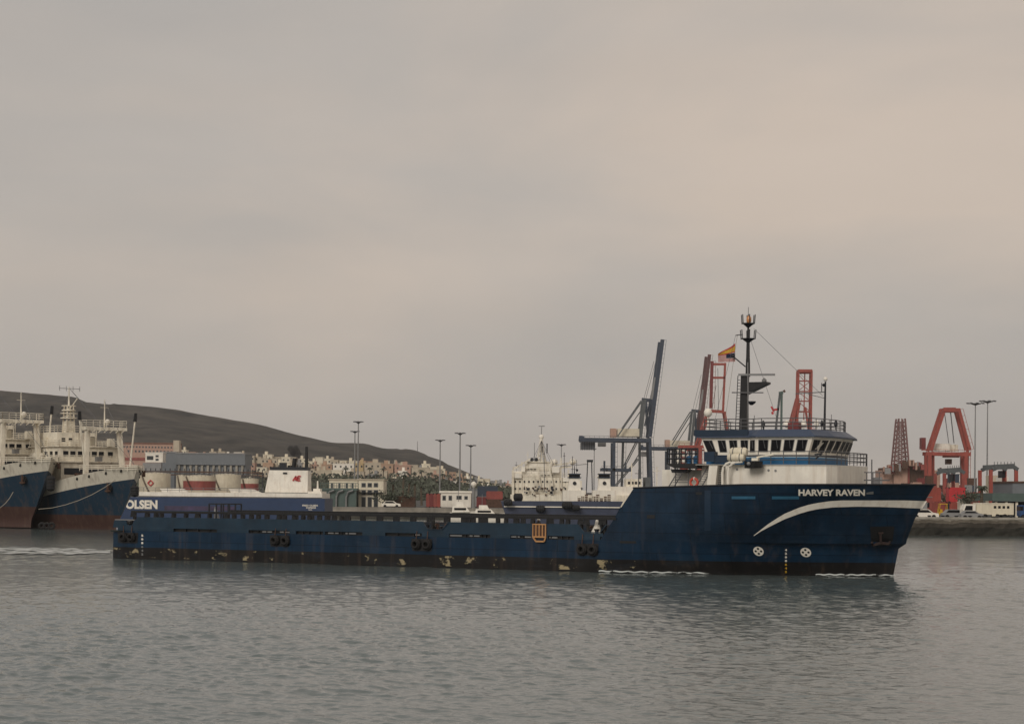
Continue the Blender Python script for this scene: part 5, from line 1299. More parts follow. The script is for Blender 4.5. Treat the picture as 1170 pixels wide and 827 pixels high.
# red mark on the funnel
mb = MB(); zc = fz(335, 546.5)
for (ax_, bx_) in (((333, 549), (336.5, 543.5)), ((336.5, 543.5), (336.5, 549)), ((337.5, 549), (339, 543.5)), ((339, 543.7), (342, 543.7)), ((338, 546.3), (341, 546.3)), ((338, 548.8), (341.5, 548.8))):
    mb.bar((fx(ax_[0]), 2.15, fz(*ax_)), (fx(bx_[0]), 2.15, fz(*bx_)), .12, .28)
mb.build('red_mark', 'red2', fu)
mb = MB(); mb.box(fx(321.5), fx(326), 2.3, 2.5, fz(324, 541.2), fz(324, 539.3)); mb.build('grille', 'dark', fu)
mb = MB(); mb.tube([(fx(347.5), 4, zf1+.5), (fx(347.5), 4, fz(347, 509.5))], .36, 10, .3); mb.build('mast', 'black', fu, smooth=True)
mb = MB(); mb.tube([(fx(332), 5, zf1+.5), (fx(333.5), 5, fz(334, 523))], .42, 10, .5); mb.build('exhaust_pipe', 'black', fu, smooth=True)
for x in (326, 329.5): mb = MB(); mb.tube([(fx(x), 6, zf1+.5), (fx(x), 6, fz(x, 531))], .3, 8); mb.build('exhaust_pipe', 'black', fu)
mb = MB(); mb.box(fx(351), fx(366.5), 1, 12, fz(358, 568.3)+.02, fz(358, 561)); mb.build('aft_house', 'white', rt)
mb = MB(); mb.tube([(fx(360), 5, fz(358, 561)), (fx(360), 5, fz(358, 549))], .25, 7, .15); mb.box(fx(356), fx(364), 3, 7, fz(358, 561), fz(358, 558)); mb.build('mast', 'white', rt)
railing([(fx(150), .4), (fx(300), .4)], fz(250, 562.5), .9, rt, 'railing', 'steel', .05, 2.5, 2)
# smoke puff
sm = bpy.data.materials.new('exhaust_smoke'); sm.use_nodes = True; n = sm.node_tree.nodes; l = sm.node_tree.links; n.clear()
ou = n.new('ShaderNodeOutputMaterial'); pv = n.new('ShaderNodeVolumePrincipled'); pv.inputs['Color'].default_value = (.06, .06, .065, 1); pv.inputs['Density'].default_value = .9
l.new(pv.outputs[0], ou.inputs['Volume'])
mb = MB()
c = P(337, 516, FZ+5)
for dx, dz, r_ in ((0, 0, 1.15), (-.9, .55, .8), (.7, -.5, .75), (.2, .8, .6), (.9, -1.1, .45)): mb.ball((dx, 0, dz), r_, 12)
o = mb.build('smoke', sm, smooth=True); o.location = c; tag(o, 'small dark puff of exhaust smoke above the ferry funnel', 'smoke', None, 'stuff')

# ================================================================== CENTRE BOATS
def hull_mesh(L_, B_, h0, h1, rake=1.5):
    """x forward from -L_/2 .. L_/2"""
    mb = MB(); rings = []
    for k in range(17):
        t = k/16; x = -L_/2+L_*t; b_ = B_/2*(1-max(0, (t-.6)/.4)**2.2); z = h0+(h1-h0)*max(0, (t-.35)/.65)**1.6
        rings.append([(x-rake*(1 if t > .9 else 0)*0, -b_*.55, -.8), (x+rake*max(0, t-.7)/.3, -b_, z), (x+rake*max(0, t-.7)/.3, b_, z), (x, b_*.55, -.8)])
    mb.loft(rings); return mb
# large white research ship, stern-on towards the quay
WZ = 430
rt = thing('white_ship', 'big white ship with stacked decks and tall lattice mast behind the black fenders', 'ship', (P(628, 575, WZ).x, WZ, 0)); wb = rt.location.copy()
def wr(name, x0, y0, x1, y1, d0, d1, m, par=None):
    X0, X1, z0, z1 = bbox(x0, y0, x1, y1, WZ); mb = MB(); mb.box(X0-wb.x, X1-wb.x, d0, d1, z0, z1); return mb.build(name, m, par or rt)
mb = hull_mesh(20, 13, 4.5, 6); 
wr('hull', 583, 565, 668, 600, 0, 30, 'oldwhite')
wr('main_house', 585.5, 545, 652, 564.8, 1, 26, 'oldwhite')
wr('boat_deck_house', 585.5, 538, 640, 544.8, 2, 24, 'white')
h3 = wr('bridge', 600, 528, 630, 537.8, 3, 20, 'white')
wr('bridge_roof', 602, 526.7, 628, 527.9, 2.6, 20, 'oldwhite')
wr('aft_house', 641, 549, 665, 564.9, 1.2, 20, 'oldwhite')
for k in range(2):
    for i in range(12):
        x = 588+i*5.2; y = 549+k*8; X0, X1, z0, z1 = bbox(x, y, x+1.7, y+2.2, WZ); mb = MB(); mb.box(X0-wb.x, X1-wb.x, .9, 1.02, z0, z1); mb.build('porthole', 'dark', rt)
for i in range(3): X0, X1, z0, z1 = bbox(602+i*3.8, 534.5, 605+i*3.8, 537, WZ); mb = MB(); mb.box(X0-wb.x, X1-wb.x, 2.9, 3.02, z0, z1); mb.build('window', 'glass', h3)
for i in range(4): X0, X1, z0, z1 = bbox(618+i*4, 542, 620+i*4, 544, WZ); mb = MB(); mb.box(X0-wb.x, X1-wb.x, 1.9, 2.02, z0, z1); mb.build('window', 'glass', h3)
def wbar(mb, x0, y0, x1, y1, w_, d=6): mb.bar(P(x0, y0, WZ)+Vector((-wb.x, d-WZ, 0)), P(x1, y1, WZ)+Vector((-wb.x, d-WZ, 0)), w_)
mb = MB()
wbar(mb, 614, 528, 618.5, 500, .45); wbar(mb, 624, 528, 619.5, 500, .45, 9); wbar(mb, 619, 528, 619, 498, .3, 7)
for k in range(6): y = 525-k*4.6; a = 614.5+k*.7; b_ = 623.5-k*.7; wbar(mb, a, y, b_, y, .2, 7); wbar(mb, a, y, b_-.5, y-4.4, .15, 7)
mm = mb.build('lattice_mast', 'white', rt)
mb = MB(); wbar(mb, 619, 499, 619.5, 485.5, .18, 7); wbar(mb, 616, 485.5, 623, 485.5, .2, 7); mb.build('antenna', 'steel', mm)
mb = MB(); mb.ball(P(619, 498, WZ)+Vector((-wb.x, 7-WZ, 0)), .6); mb.build('radome', 'white', mm, smooth=True)
for xx, y0, y1 in ((625.5, 506, 517), (620, 509, 516), (611, 505, 527)):
    mb = MB(); wbar(mb, xx, y0, xx, y1, .25 if xx != 611 else .15, 5); mb.build('signal_mast', 'dark' if xx != 611 else 'steel', mm)
for xx in (608, 613):
    mb = MB(); mb.ball(P(xx, 524.5, WZ)+Vector((-wb.x, 5-WZ, 0)), .45); mb.build('floodlight', 'dark', rt)
mb = MB(); wbar(mb, 586, 537, 586, 565, .5, .5); wbar(mb, 586, 536, 606, 524, .3, 2); wbar(mb, 626, 527, 632, 555, .25, .4); wbar(mb, 614, 530, 618, 560, .2, .4); wbar(mb, 606, 537, 618, 560, .15, .4)
mb.build('derrick', 'oldwhite', rt)
mb = MB(); wbar(mb, 629, 532, 660, 527, .3, 4); wbar(mb, 641, 534, 641, 545, .3, 4); wbar(mb, 630, 538, 650, 530, .2, 4); wbar(mb, 650, 536, 650, 549, .3, 4); wbar(mb, 640, 534, 655, 533, .3, 4); mb.build('cargo_gear', 'oldwhite', rt)
for xx, yy in ((634, 527.5), (655, 527)): mb = MB(); mb.ball(P(xx, yy, WZ)+Vector((-wb.x, 5-WZ, 0)), .75); mb.build('satellite_dome', 'white', rt, smooth=True)
rnd = random.Random(8)
for k in range(34):
    x = rnd.uniform(595, 665); y = rnd.uniform(556, 566); c = P(x, y, WZ)+Vector((-wb.x, -WZ-.5, 0)); q_ = rnd.uniform(.1, .3); mb = MB(); mb.box(c.x-q_, c.x+q_, c.y, c.y+.5, c.z-q_, c.z+q_); mb.build('deck_gear', ['rust', 'dark', 'steel'][k % 3], rt)
for k in range(7):
    a = 588+k*9; mb = MB(); railing  # rails on decks below
X0, X1, _, _ = bbox(585.5, 545, 652, 560, WZ); railing([(X0-wb.x, .9), (X1-wb.x, .9)], bbox(585, 545, 650, 560, WZ)[3], .9, rt, 'railing', 'oldwhite', .05, 1.6)
X0, X1, _, _ = bbox(586, 538, 640, 560, WZ); railing([(X0-wb.x, 1.9), (X1-wb.x, 1.9)], bbox(585, 538, 640, 560, WZ)[3], .9, rt, 'railing', 'oldwhite', .05, 1.6)

rnd = random.Random(12)
for k in range(12):
    x = 590+k*6.3+rnd.uniform(-2, 2); y0 = rnd.uniform(512, 535); mb = MB(); wbar(mb, x, y0, x+rnd.uniform(-1, 1), 562, rnd.choice([.1, .16, .22]), rnd.uniform(.2, 8))
    wbar(mb, x-1.5, y0+4, x+1.5, y0+4, .12, 3); mb.build('thin_mast', rnd.choice(['oldwhite', 'railgrey', 'oldwhite']), rt)
for k in range(8):
    x = 592+k*8; mb = MB(); wbar(mb, 619, 503, x, 560-rnd.uniform(0, 8), .07, 4); mb.build('stay_wire', 'railgrey', rt)
for k, (x0, y0, x1, y1) in enumerate(((588, 541, 596, 546), (631, 533, 639, 540), (643, 545, 650, 550), (655, 543, 662, 550), (596, 533, 600, 539))): wr('deck_cabin', x0, y0, x1, y1, .3+.2*k, 3+.2*k, 'white')
# another white ship further back, seen between the crane legs
Z2 = 470
rt = thing('white_coaster', 'distant pale ship upperworks between the blue crane legs, left of the supply ship forecastle', 'ship', (P(712, 575, Z2).x, Z2, 0)); c2_ = rt.location.copy()
for nm, x0, y0, x1, y1, d0, m in (('hull', 668, 566, 760, 600, 0, 'oldwhite'), ('deckhouse', 698, 556, 742, 565.9, 1, 'white'), ('bridge', 716, 547, 734, 555.9, 2, 'oldwhite'), ('funnel', 738, 545, 744, 565, 1.5, 'craneblue2')):
    a, b_ = P(x0, y1, Z2), P(x1, y0, Z2); mb = MB(); mb.box(a.x-c2_.x, b_.x-c2_.x, d0, d0+9, max(-1, a.z), b_.z); pm = mb.build(nm, m, rt)
    if nm == 'bridge':
        for k in range(4): a, b_ = P(718+k*4, 553, Z2), P(720.5+k*4, 550, Z2); mb = MB(); mb.box(a.x-c2_.x, b_.x-c2_.x, d0-.06, d0+.02, a.z, b_.z); mb.build('window', 'glass', pm)
for k, (x, y) in enumerate(((684, 540), (706, 538), (722, 528), (730, 536), (751, 533), (764, 528))):
    a, b_ = P(x, 566, Z2)-c2_, P(x+.3, y, Z2)-c2_; mb = MB(); mb.bar(a+Vector((0, 2, 0)), b_+Vector((0, 2, 0)), .22); mb.bar(b_+Vector((-.9, 2, -1)), b_+Vector((.9, 2, -1)), .14); mb.build('mast', ['oldwhite', 'railgrey'][k % 2], rt)

# blue hull moored in front, with white line and black fenders
BZ = 345
rt = thing('blue_barge', 'long dark blue hull with thin white line behind the middle of the supply ship', 'ship', (P(640, 580, BZ).x, BZ, 0)); bb0 = rt.location.copy()
mb = MB(); a, b_ = P(572, 574, BZ), P(712, 574, BZ); z1 = P(640, 571.5, BZ).z
mb.loft([[(a.x-bb0.x+2, 0, -1), (b_.x-bb0.x-3, 0, -1), (b_.x-bb0.x-3, 9, -1), (a.x-bb0.x+2, 9, -1)], [(a.x-bb0.x, 0, z1-.2), (b_.x-bb0.x, 0, z1-.1), (b_.x-bb0.x, 9, z1-.1), (a.x-bb0.x, 9, z1-.2)]])
mb.build('hull', mat('faded_blue_hull', (.035, .045, .08), .45, var=.25), rt)
mb = MB(); mb.box(a.x-bb0.x+.6, b_.x-bb0.x-.6, -.35, -.2, P(640, 579.6, BZ).z, P(640, 578.4, BZ).z); mb.build('white_line', 'white', rt)
mb = MB(); mb.box(a.x-bb0.x+.6, b_.x-bb0.x-.6, -.4, -.2, P(640, 589.3, BZ).z, P(640, 588, BZ).z); mb.build('rubbing_strake', 'steel', rt)
railing([(P(660, 570, BZ).x-bb0.x, .3), (P(702, 570, BZ).x-bb0.x, .3)], z1-.1, .9, rt, 'railing', 'oldwhite', .05, 1.0)
mb = MB()
for k in range(9): x = P(662+k*4.3, 568, BZ).x-bb0.x; mb.box(x-.3, x+.25, 1, 1.6, z1-.1, z1+.5+.3*(k % 3))
mb.build('deck_machinery', 'rust', rt)
fender(P(580.5, 574, BZ-1.5), .62, 1.6, 'x', 'small black fender at the left end of the blue barge deck', None)
fender(P(592, 568, BZ+3), .72, 1.75, 'x', 'large black fender standing up above the blue barge deck, leftmost of the big ones')
fender(P(617.5, 581, BZ-1), .62, 1.7, 'x', 'black fender hanging over the side of the blue barge, middle one')
fender(P(648, 577, BZ-1), .68, 1.9, 'x', 'large black fender on the side of the blue barge below the left tug')
fender(P(658, 580, BZ-1), .5, 1.5, 'x', 'smaller black fender just right of the large one below the left tug')

# two tugs
def tug(xc, Z, label, top_y):
    rt = thing('tugboat', label, 'tugboat', (P(xc, 575, Z).x, Z, 0)); k = Z/F; c = rt.location.x
    def z(y): return P(xc, y, Z).z
    mb = hull_mesh(9, 6, 2.6, 4.4); mb.build('hull', 'navy', rt)
    mb = MB(); mb.box(-2.2, 2.2, -2, 3.5, 2.3, z(560)); mb.build('deckhouse', 'white', rt)
    mb = MB(); mb.loft([[(-1.25, -1.6, z(560)+.01), (1.25, -1.6, z(560)+.01), (1.25, 1.6, z(560)+.01), (-1.25, 1.6, z(560)+.01)], [(-1.0, -1.3, z(top_y+5)), (1.0, -1.3, z(top_y+5)), (1.0, 1.3, z(top_y+5)), (-1.0, 1.3, z(top_y+5))]]); wh = mb.build('wheelhouse', 'white', rt)
    mb = MB(); mb.lathe((0, -1.65, z(559)+1.2), [(.35, -.05), (.35, .12)], 12, 'y'); mb.build('window', 'dark', wh)
    mb = MB(); mb.box(-1.3, 1.3, -1.6, 1.6, z(top_y+5)+.01, z(top_y+4)); mb.build('blue_band', 'navy', wh)
    mb = MB(); mb.box(-1.05, 1.05, -1.3, 1.3, z(top_y+4)+.01, z(top_y+1)); mb.build('bridge_windows', 'glass', wh)
    mb = MB(); mb.box(-1.2, 1.2, -1.5, 1.5, z(top_y+1)+.01, z(top_y)); mb.build('roof', 'navy', wh)
    mb = MB(); mb.tube([(0, 0, z(top_y)), (0, 0, z(top_y-9))], .1, 6, .06); mb.bar((-.7, 0, z(top_y-5)), (.7, 0, z(top_y-5)), .08); mb.ball((.5, 0, z(top_y-4)), .25); mb.build('mast', 'dark', wh)
    mb = MB()
    for q in range(9): a_ = -2.3+q*.55; mb.bar((a_, -2.2, 3.2), (a_, -2.2, 4.4), .06)
    mb.bar((-2.3, -2.2, 4.4), (2.2, -2.2, 4.4), .06); mb.bar((-2.3, -2.2, 3.9), (2.2, -2.2, 3.9), .05); mb.build('railing', 'steel', rt)
    return rt
tug(656, 372, 'white wheelhouse tug with dark blue roof and round window, left of the two tugs', 541)
tug(690, 368, 'white wheelhouse tug with dark blue roof close to the supply ship forecastle, the right one', 541)
# thin twin poles (derrick) between the tugs
rt = thing('twin_pole_derrick', 'pair of thin steel poles joined at the top between the two tugs', 'derrick', (P(674, 575, 400).x, 400, 0)); c = rt.location
mb = MB(); 
for x in (671.5, 676): mb.bar(P(x, 527, 400)-c, P(x-2 if x < 673 else x+1, 570, 400)-c, .2)
mb.bar(P(670.5, 526.5, 400)-c, P(677.5, 526.5, 400)-c, .5); mb.bar(P(671, 530, 400)-c, P(640, 533, 400)-c, .1); mb.build('pole_frame', 'dark', rt)
mb = MB(); mb.box(P(668, 570, 400).x-c.x, P(680, 570, 400).x-c.x, -1, 4, 0, P(674, 568, 400).z); mb.build('base', 'oldwhite', rt)

# motor yacht and small craft at the left-centre
def yacht(x0, x1, ytop, Z, label):
    a, b_ = P(x0, 585, Z).x, P(x1, 585, Z).x; L_ = b_-a; rt = thing('motor_yacht', label, 'boat', ((a+b_)/2, Z, 0)); h = P((x0+x1)/2, ytop, Z).z
    hull_mesh(L_, L_*.28, h*.42, h*.55).build('hull', 'white', rt)
    mb = MB(); mb.loft([[(-L_*.42, -1.4, h*.42), (L_*.22, -1.4, h*.45), (L_*.22, 1.4, h*.45), (-L_*.42, 1.4, h*.42)], [(-L_*.40, -1.2, h*.75), (L_*.08, -1.2, h*.75), (L_*.08, 1.2, h*.75), (-L_*.40, 1.2, h*.75)]]); cb = mb.build('cabin', 'white', rt)
    mb = MB(); mb.box(-L_*.34, L_*.08, -1.42, -1.28, h*.55, h*.67); mb.build('window', 'glass', cb)
    mb = MB(); mb.loft([[(-L_*.3, -1, h*.76), (L_*.02, -1, h*.76), (L_*.02, 1, h*.76), (-L_*.3, 1, h*.76)], [(-L_*.3, -.9, h), (-L_*.04, -.9, h), (-L_*.04, .9, h), (-L_*.3, .9, h)]]); mb.build('flybridge', 'white', rt)
    mb = MB(); mb.tube([(-L_*.2, 0, h), (-L_*.2, 0, h+2.4)], .06, 5); mb.build('mast', 'steel', rt)
    return rt
yacht(514, 546, 573, 432, 'white motor yacht with raised flybridge, left of the two white yachts')
yacht(540, 576, 577, 420, 'long low white motor yacht left of the blue barge')
rt = thing('harbour_beacon', 'slim white harbour light tower with wide head above the motor yachts', 'beacon', (P(541, 580, 448).x, 448, 2.6))
zt_ = P(541, 549, 448).z-2.6
mb = MB(); mb.tube([(0, 0, 0), (0, 0, zt_-1)], .45, 8, .28); mb.build('tower', 'steel', rt); mb = MB(); mb.lathe((0, 0, zt_-1), [(.3, -.5), (.65, 0), (.65, .4), (.2, .8)], 10); mb.build('lamp_head', 'white', rt)
# parked vans / low clutter on left quay
def car(X, Y, z, m, label, L_=4.4, hh=1.5, rot=0, name='parked_car', group=None):
    rt = thing(name, label, 'car', (X, Y, z), rot, group)
    mb = MB(); prof = [(-L_/2, .3), (-L_/2, .85), (-L_*.42, .95), (-L_*.3, hh), (L_*.12, hh), (L_*.28, .98), (L_*.48, .85), (L_/2, .55), (L_/2, .3)]
    mb.prism(prof, lambda p, q, w_: (p, w_, q), -.85, .85); mb.build('body', m, rt)
    mb = MB(); mb.prism([(-L_*.36, .98), (-L_*.28, hh-.1), (L_*.1, hh-.1), (L_*.23, .98)], lambda p, q, w_: (p, w_, q), -.87, .87); mb.build('window', 'glass', rt)
    for sx in (-.32, .31):
        for sy in (-.8, .8): mb = MB(); mb.lathe((L_*sx, sy-.1, .32), [(.32, 0), (.34, .05), (.34, .15), (.32, .2)], 12, 'y'); mb.build('wheel', 'rubber', rt, smooth=True)
    return rt
for k, (x, Z, m, lb) in enumerate([(447, 448, 'white', 'white car parked on the far quay under the palms, nearest the white building')]):
    car(P(x, 580, Z).x, Z, 2.6, m, lb)

# ================================================================== CRANES
def crane(name, label, Z, D, members, cat='crane', base_y=None, group=None):
    """members: (part, material, x0, y0, x1, y1, width_m, both_planes); each member is a real beam at its own distance"""
    xs = [m[2] for m in members]+[m[4] for m in members]; xc = (min(xs)+max(xs))/2
    rt = thing(name, label, cat, (P(xc, 570, Z).x, Z, 2.6), 0, group); c = rt.location
    for part, m, x0, y0, x1, y1, w_, both in members:
        w_ *= .82
        a, b_ = P(x0, y0, Z)-c, P(x1, y1, Z)-c
        a.z = max(a.z, 0); b_.z = max(b_.z, 0)
        if both == 'box':
            mb = MB(); xa, xb = sorted((a.x, b_.x)); za, zb = sorted((a.z, b_.z)); mb.box(xa, xb, 1, max(2, w_), za, zb); mb.build(part, m, rt); continue
        for d in ((0, D) if both else (D/2,)):
            mb = MB(); mb.bar(a+Vector((0, d, 0)), b_+Vector((0, d, 0)), w_); pm = mb.build(part, m, rt)
            L3 = (b_-a).length
            if w_ >= 1.1 and L3 > 8 and d in (0, D/2):
                ax3 = (b_-a).normalized(); sd3 = Vector((ax3.z, 0, -ax3.x)); sd3 = -sd3 if sd3.z < -.3 or (abs(sd3.z) < .3 and sd3.x < 0) else sd3
                o3 = sd3*(w_*.5+1.0)+Vector((0, d-.4, 0)); o4 = sd3*(w_*.5)+Vector((0, d-.4, 0)); mb = MB(); mb.bar(a+o3, b_+o3, .16); k3 = int(L3/2.4)
                for q3_ in range(k3+1): t3 = q3_/max(1, k3); pp = a.lerp(b_, t3); mb.bar(pp+o3, pp+o4, .12)
                mb.build('walkway_railing' if abs(ax3.z) < .5 else 'ladder', m, pm)
    return rt
bl = 'craneblue'; b2 = 'craneblue2'
c1 = [('boom', bl, 742.5, 499, 757, 388, 2.4, True), ('boom_walkway', bl, 738, 486, 754.5, 410, 1.1, False), ('boom_tie', 'grey', 745.5, 455, 750.5, 430, 1.6, False),
      ('girder', bl, 663, 502, 744, 503, 2.3, True), ('girder_end', bl, 662, 500, 668, 501, 3.4, False),
      ('leg', bl, 701.5, 505, 701, 582, 1.9, True), ('leg', bl, 742.5, 500, 744.5, 582, 1.9, True), ('leg', b2, 713, 505, 711, 582, 1.5, False),
      ('mast_leg', b2, 737, 456, 732, 500, 1.8, True), ('leg', b2, 732, 500, 732.5, 582, 1.6, False), ('mast_leg', bl, 739, 455, 742, 500, 1.6, False), ('apex', bl, 734.5, 455.5, 744, 456.5, 2.2, False),
      ('backstay', b2, 735, 456, 706, 498, .8, True), ('backstay', b2, 733, 469, 717, 492, .6, False), ('forestay', 'railgrey', 738, 455, 750, 410, .25, True),
      ('brace', b2, 731, 500, 713, 535, .7, True), ('brace', b2, 731, 523, 700, 560, .7, True), ('portal_beam', bl, 687.5, 536, 721, 537, 1.9, True), ('brace', b2, 720, 537, 732, 517, .5, False),
      ('jib_post', bl, 691.5, 526, 691.5, 536, 1.2, False), ('jib_post', bl, 716, 528, 716, 536, 1.2, False)]
rt = crane('gantry_crane', 'dark blue gantry crane with raised boom, the taller one left of the wheelhouse', 1000, 18, c1)
c = rt.location
def cbox(rt, Z, x0, y0, x1, y1, d0, d1, m, name):
    a, b_ = P(x0, y1, Z), P(x1, y0, Z); mb = MB(); mb.box(a.x-rt.location.x, b_.x-rt.location.x, d0, d1, a.z-rt.location.z, b_.z-rt.location.z); return mb.build(name, m, rt)
cbox(rt, 1000, 706, 489.5, 731, 498.5, 3, 14, 'cream', 'machinery_house'); cbox(rt, 1000, 698, 489, 705, 499, 5, 12, 'pink', 'electrical_house')
cbox(rt, 1000, 664, 504.5, 680, 513, 4, 13, 'steel', 'trolley'); cbox(rt, 1000, 684, 505, 693, 509.5, 6, 11, 'steel', 'operator_cab')
mb = MB()
for k in range(9): x = 664+k*2; p = P(x, 504, 1000)-c; mb.bar(p+Vector((0, 3.5, 0)), p+Vector((0, 3.5, -4.5)), .35)
mb.build('trolley_frame', bl, rt)
sx = lambda x: 809+(x-755)*.84; sy = lambda y: 405+(y-388)*.82+0
c2 = [(p, ('craneplum' if p in ('boom', 'boom_walkway') else m), sx(a), 405+(b_-388)*.965*.97, sx(d), 405+(e_-388)*.965*.97, w_*.9, f_) for p, m, a, b_, d, e_, w_, f_ in c1 if p not in ('jib_post', 'portal_beam')]
rt = crane('gantry_crane', 'dark grey blue gantry crane with raised boom, half hidden behind the wheelhouse railing', 1080, 18, c2)
cbox(rt, 1080, sx(704), 503, sx(731), 510, 3, 14, 'cream', 'machinery_house'); cbox(rt, 1080, sx(698), 502, sx(704), 511, 5, 12, 'pink', 'electrical_house'); cbox(rt, 1080, sx(664)+0, 516, sx(676), 521, 4, 13, 'steel', 'trolley')
# red crane seen end-on with raised boom, left of the mast
rd = 'red'
rt = crane('gantry_crane', 'red gantry crane with raised ladder like boom just left of the black mast', 900, 7, [
    ('boom_chord', 'darkred', 814.5, 412, 813, 466, 1.7, False), ('boom_chord', rd, 829.5, 414, 827, 470, 1.2, False), ('boom_cross', rd, 815, 415.5, 829.5, 415.5, 1.3, False), ('boom_cross', rd, 814.5, 431, 829, 431, 1.2, False),
    ('boom_cross', rd, 811, 469, 828, 470, 1.7, False), ('frame_leg', rd, 812, 468, 798, 512, 1.1, True), ('frame_leg', rd, 828, 470, 833, 500, 1.1, True), ('frame_leg', rd, 807, 474, 794, 512, .8, False),
    ('girder', rd, 776, 510, 806, 510, 1.5, True), ('girder', rd, 776, 514, 806, 514, .8, False), ('leg', rd, 781, 512, 780, 582, 1.9, True), ('leg', rd, 800, 512, 800, 582, 1.9, True), ('brace', rd, 781, 530, 800, 555, .7, True), ('backstay', 'railgrey', 821, 420, 822, 470, .25, False), ('backstay', 'railgrey', 819, 440, 814, 470, .25, False)])
rt = crane('gantry_crane', 'red lattice crane boom standing upright behind the wheelhouse roof rail', 950, 5, [
    ('boom_chord', rd, 912.5, 423.5, 911, 490, 1.1, True), ('boom_chord', rd, 920.5, 424, 919, 490, .6, False), ('boom_chord', rd, 927.5, 423.5, 926.5, 490, 1.1, True),
    ('boom_cross', rd, 912, 423.5, 928, 423.5, 1.6, True), ('boom_cross', rd, 912, 426, 928, 426, .8, False), ('boom_cross', rd, 912, 435, 928, 435, .7, False), ('boom_cross', rd, 911, 447, 927.5, 447, .8, False), ('boom_cross', rd, 911, 458, 927, 458, .7, False), ('boom_cross', rd, 910, 470, 927, 470, .9, False),
    ('brace', rd, 912, 435, 927, 447, .35, False), ('brace', rd, 927, 435, 912, 447, .35, False), ('brace', rd, 912, 447, 927, 458, .35, False), ('brace', rd, 912, 458, 927, 470, .35, False), ('brace', rd, 912, 426, 920, 435, .3, False),
    ('frame_leg', rd, 912, 455, 902, 492, 1.8, True), ('frame_leg', rd, 914, 460, 908, 492, 1.0, True), ('frame_leg', rd, 921, 465, 925, 492, 1.2, False), ('leg', rd, 903, 490, 901, 580, 1.6, True), ('leg', rd, 927, 490, 927, 580, 1.6, True), ('girder', rd, 900, 492, 930, 492, 1.8, True)])
rt = crane('mobile_crane', 'grey green mobile harbour crane with a red fitting on its boom, behind the wheelhouse roof', 700, 4, [
    ('boom', 'craneblue2', 892, 449, 887, 492, .9, False), ('boom', 'green', 894, 448, 893.5, 492, .9, False), ('boom_head', 'green', 891, 449, 895.5, 448, 1.3, False), ('sheave', 'rust', 896, 447, 898, 446, 1.1, False),
    ('red_bracket', 'red2', 882, 464, 885, 470, .7, False), ('red_bracket', 'red2', 883, 470, 884, 473, .9, False), ('red_bracket', 'red2', 884.5, 468, 891, 467, .9, False), ('leg', 'craneblue2', 888, 492, 888, 580, 1.2, False), ('leg', 'craneblue2', 894, 492, 895, 580, 1.2, False)])
# red gantry crane on the right
rt = crane('gantry_crane', 'big red gantry crane shaped like a letter A, on the right quay beyond the bow', 760, 6, [
    ('frame_leg', rd, 1079, 468, 1063.5, 515, 1.5, True), ('frame_leg', rd, 1095.5, 468, 1108, 514, 1.5, True), ('apex_beam', rd, 1077, 468.5, 1097, 468.5, 1.8, True), ('apex_beam', rd, 1080, 466.3, 1094, 466.3, 1.0, False),
    ('girder', rd, 1058, 518, 1109, 519, 1.7, True), ('leg', rd, 1062, 516, 1062, 584, 1.8, True), ('leg', rd, 1068, 516, 1068, 584, 1.2, False), ('leg', rd, 1103.5, 516, 1103.5, 584, 1.8, True), ('leg', rd, 1107.5, 514, 1107, 556, 1.2, False),
    ('rope', 'railgrey', 1081, 470, 1086, 506, .3, False), ('rope', 'railgrey', 1088, 470, 1092, 506, .4, False), ('platform', rd, 1054.5, 513.5, 1061, 513.5, .6, False), ('girder', rd, 1079, 521, 1098, 521, 1.2, False)])
cbox(rt, 760, 1072, 506.5, 1088, 514.5, 4, 12, 'white', 'machinery_house'); cbox(rt, 760, 1088, 507.5, 1098, 515, 5, 11, 'oldwhite', 'machinery_house'); cbox(rt, 760, 1056, 499.5, 1061, 512.5, 5, 9, 'darkred', 'lift_tower'); cbox(rt, 760, 1085.5, 524, 1091, 530, 5, 9, 'rust', 'operator_cab')
def gantry(xa, xb, yt, Z, label, mleg, mtop):
    rt = crane('container_gantry', label, Z, 10, [('leg', mleg, xa, yt+4, xa, 588, .9, True), ('leg', mleg, xb, yt+4, xb, 588, .9, True), ('leg', mleg, xa+(xb-xa)*.72, yt+5, xa+(xb-xa)*.72, 588, .6, False),
        ('top_beam', mtop, xa+4, yt+1, xb-2, yt, 1.4, True), ('top_beam', mtop, xa+2, yt+4, xa+8, yt+1, 1.0, True), ('top_beam', mtop, xb-4, yt, xb+2, yt+4, 1.0, True)])
    cbox(rt, Z, xa+(xb-xa)*.55, yt+5, xa+(xb-xa)*.68, yt+13, 2, 6, 'dark', 'operator_cab')
    mb = MB(); c = rt.location
    for k in range(7): p = P(xa+4+(xb-xa-6)*k/6, yt-.5, Z)-c; mb.bar(p, p+Vector((0, 0, .9)), .12)
    mb.build('catwalk_railing', mtop, rt)
    return rt
gantry(1132, 1161, 532.5, 430, 'rubber tyred container gantry with red legs and grey green top at the right edge', 'red', 'craneblue2')
gantry(1079, 1100, 536.5, 460, 'slate grey container gantry seen through the legs of the big red crane', 'redold', 'craneblue2')
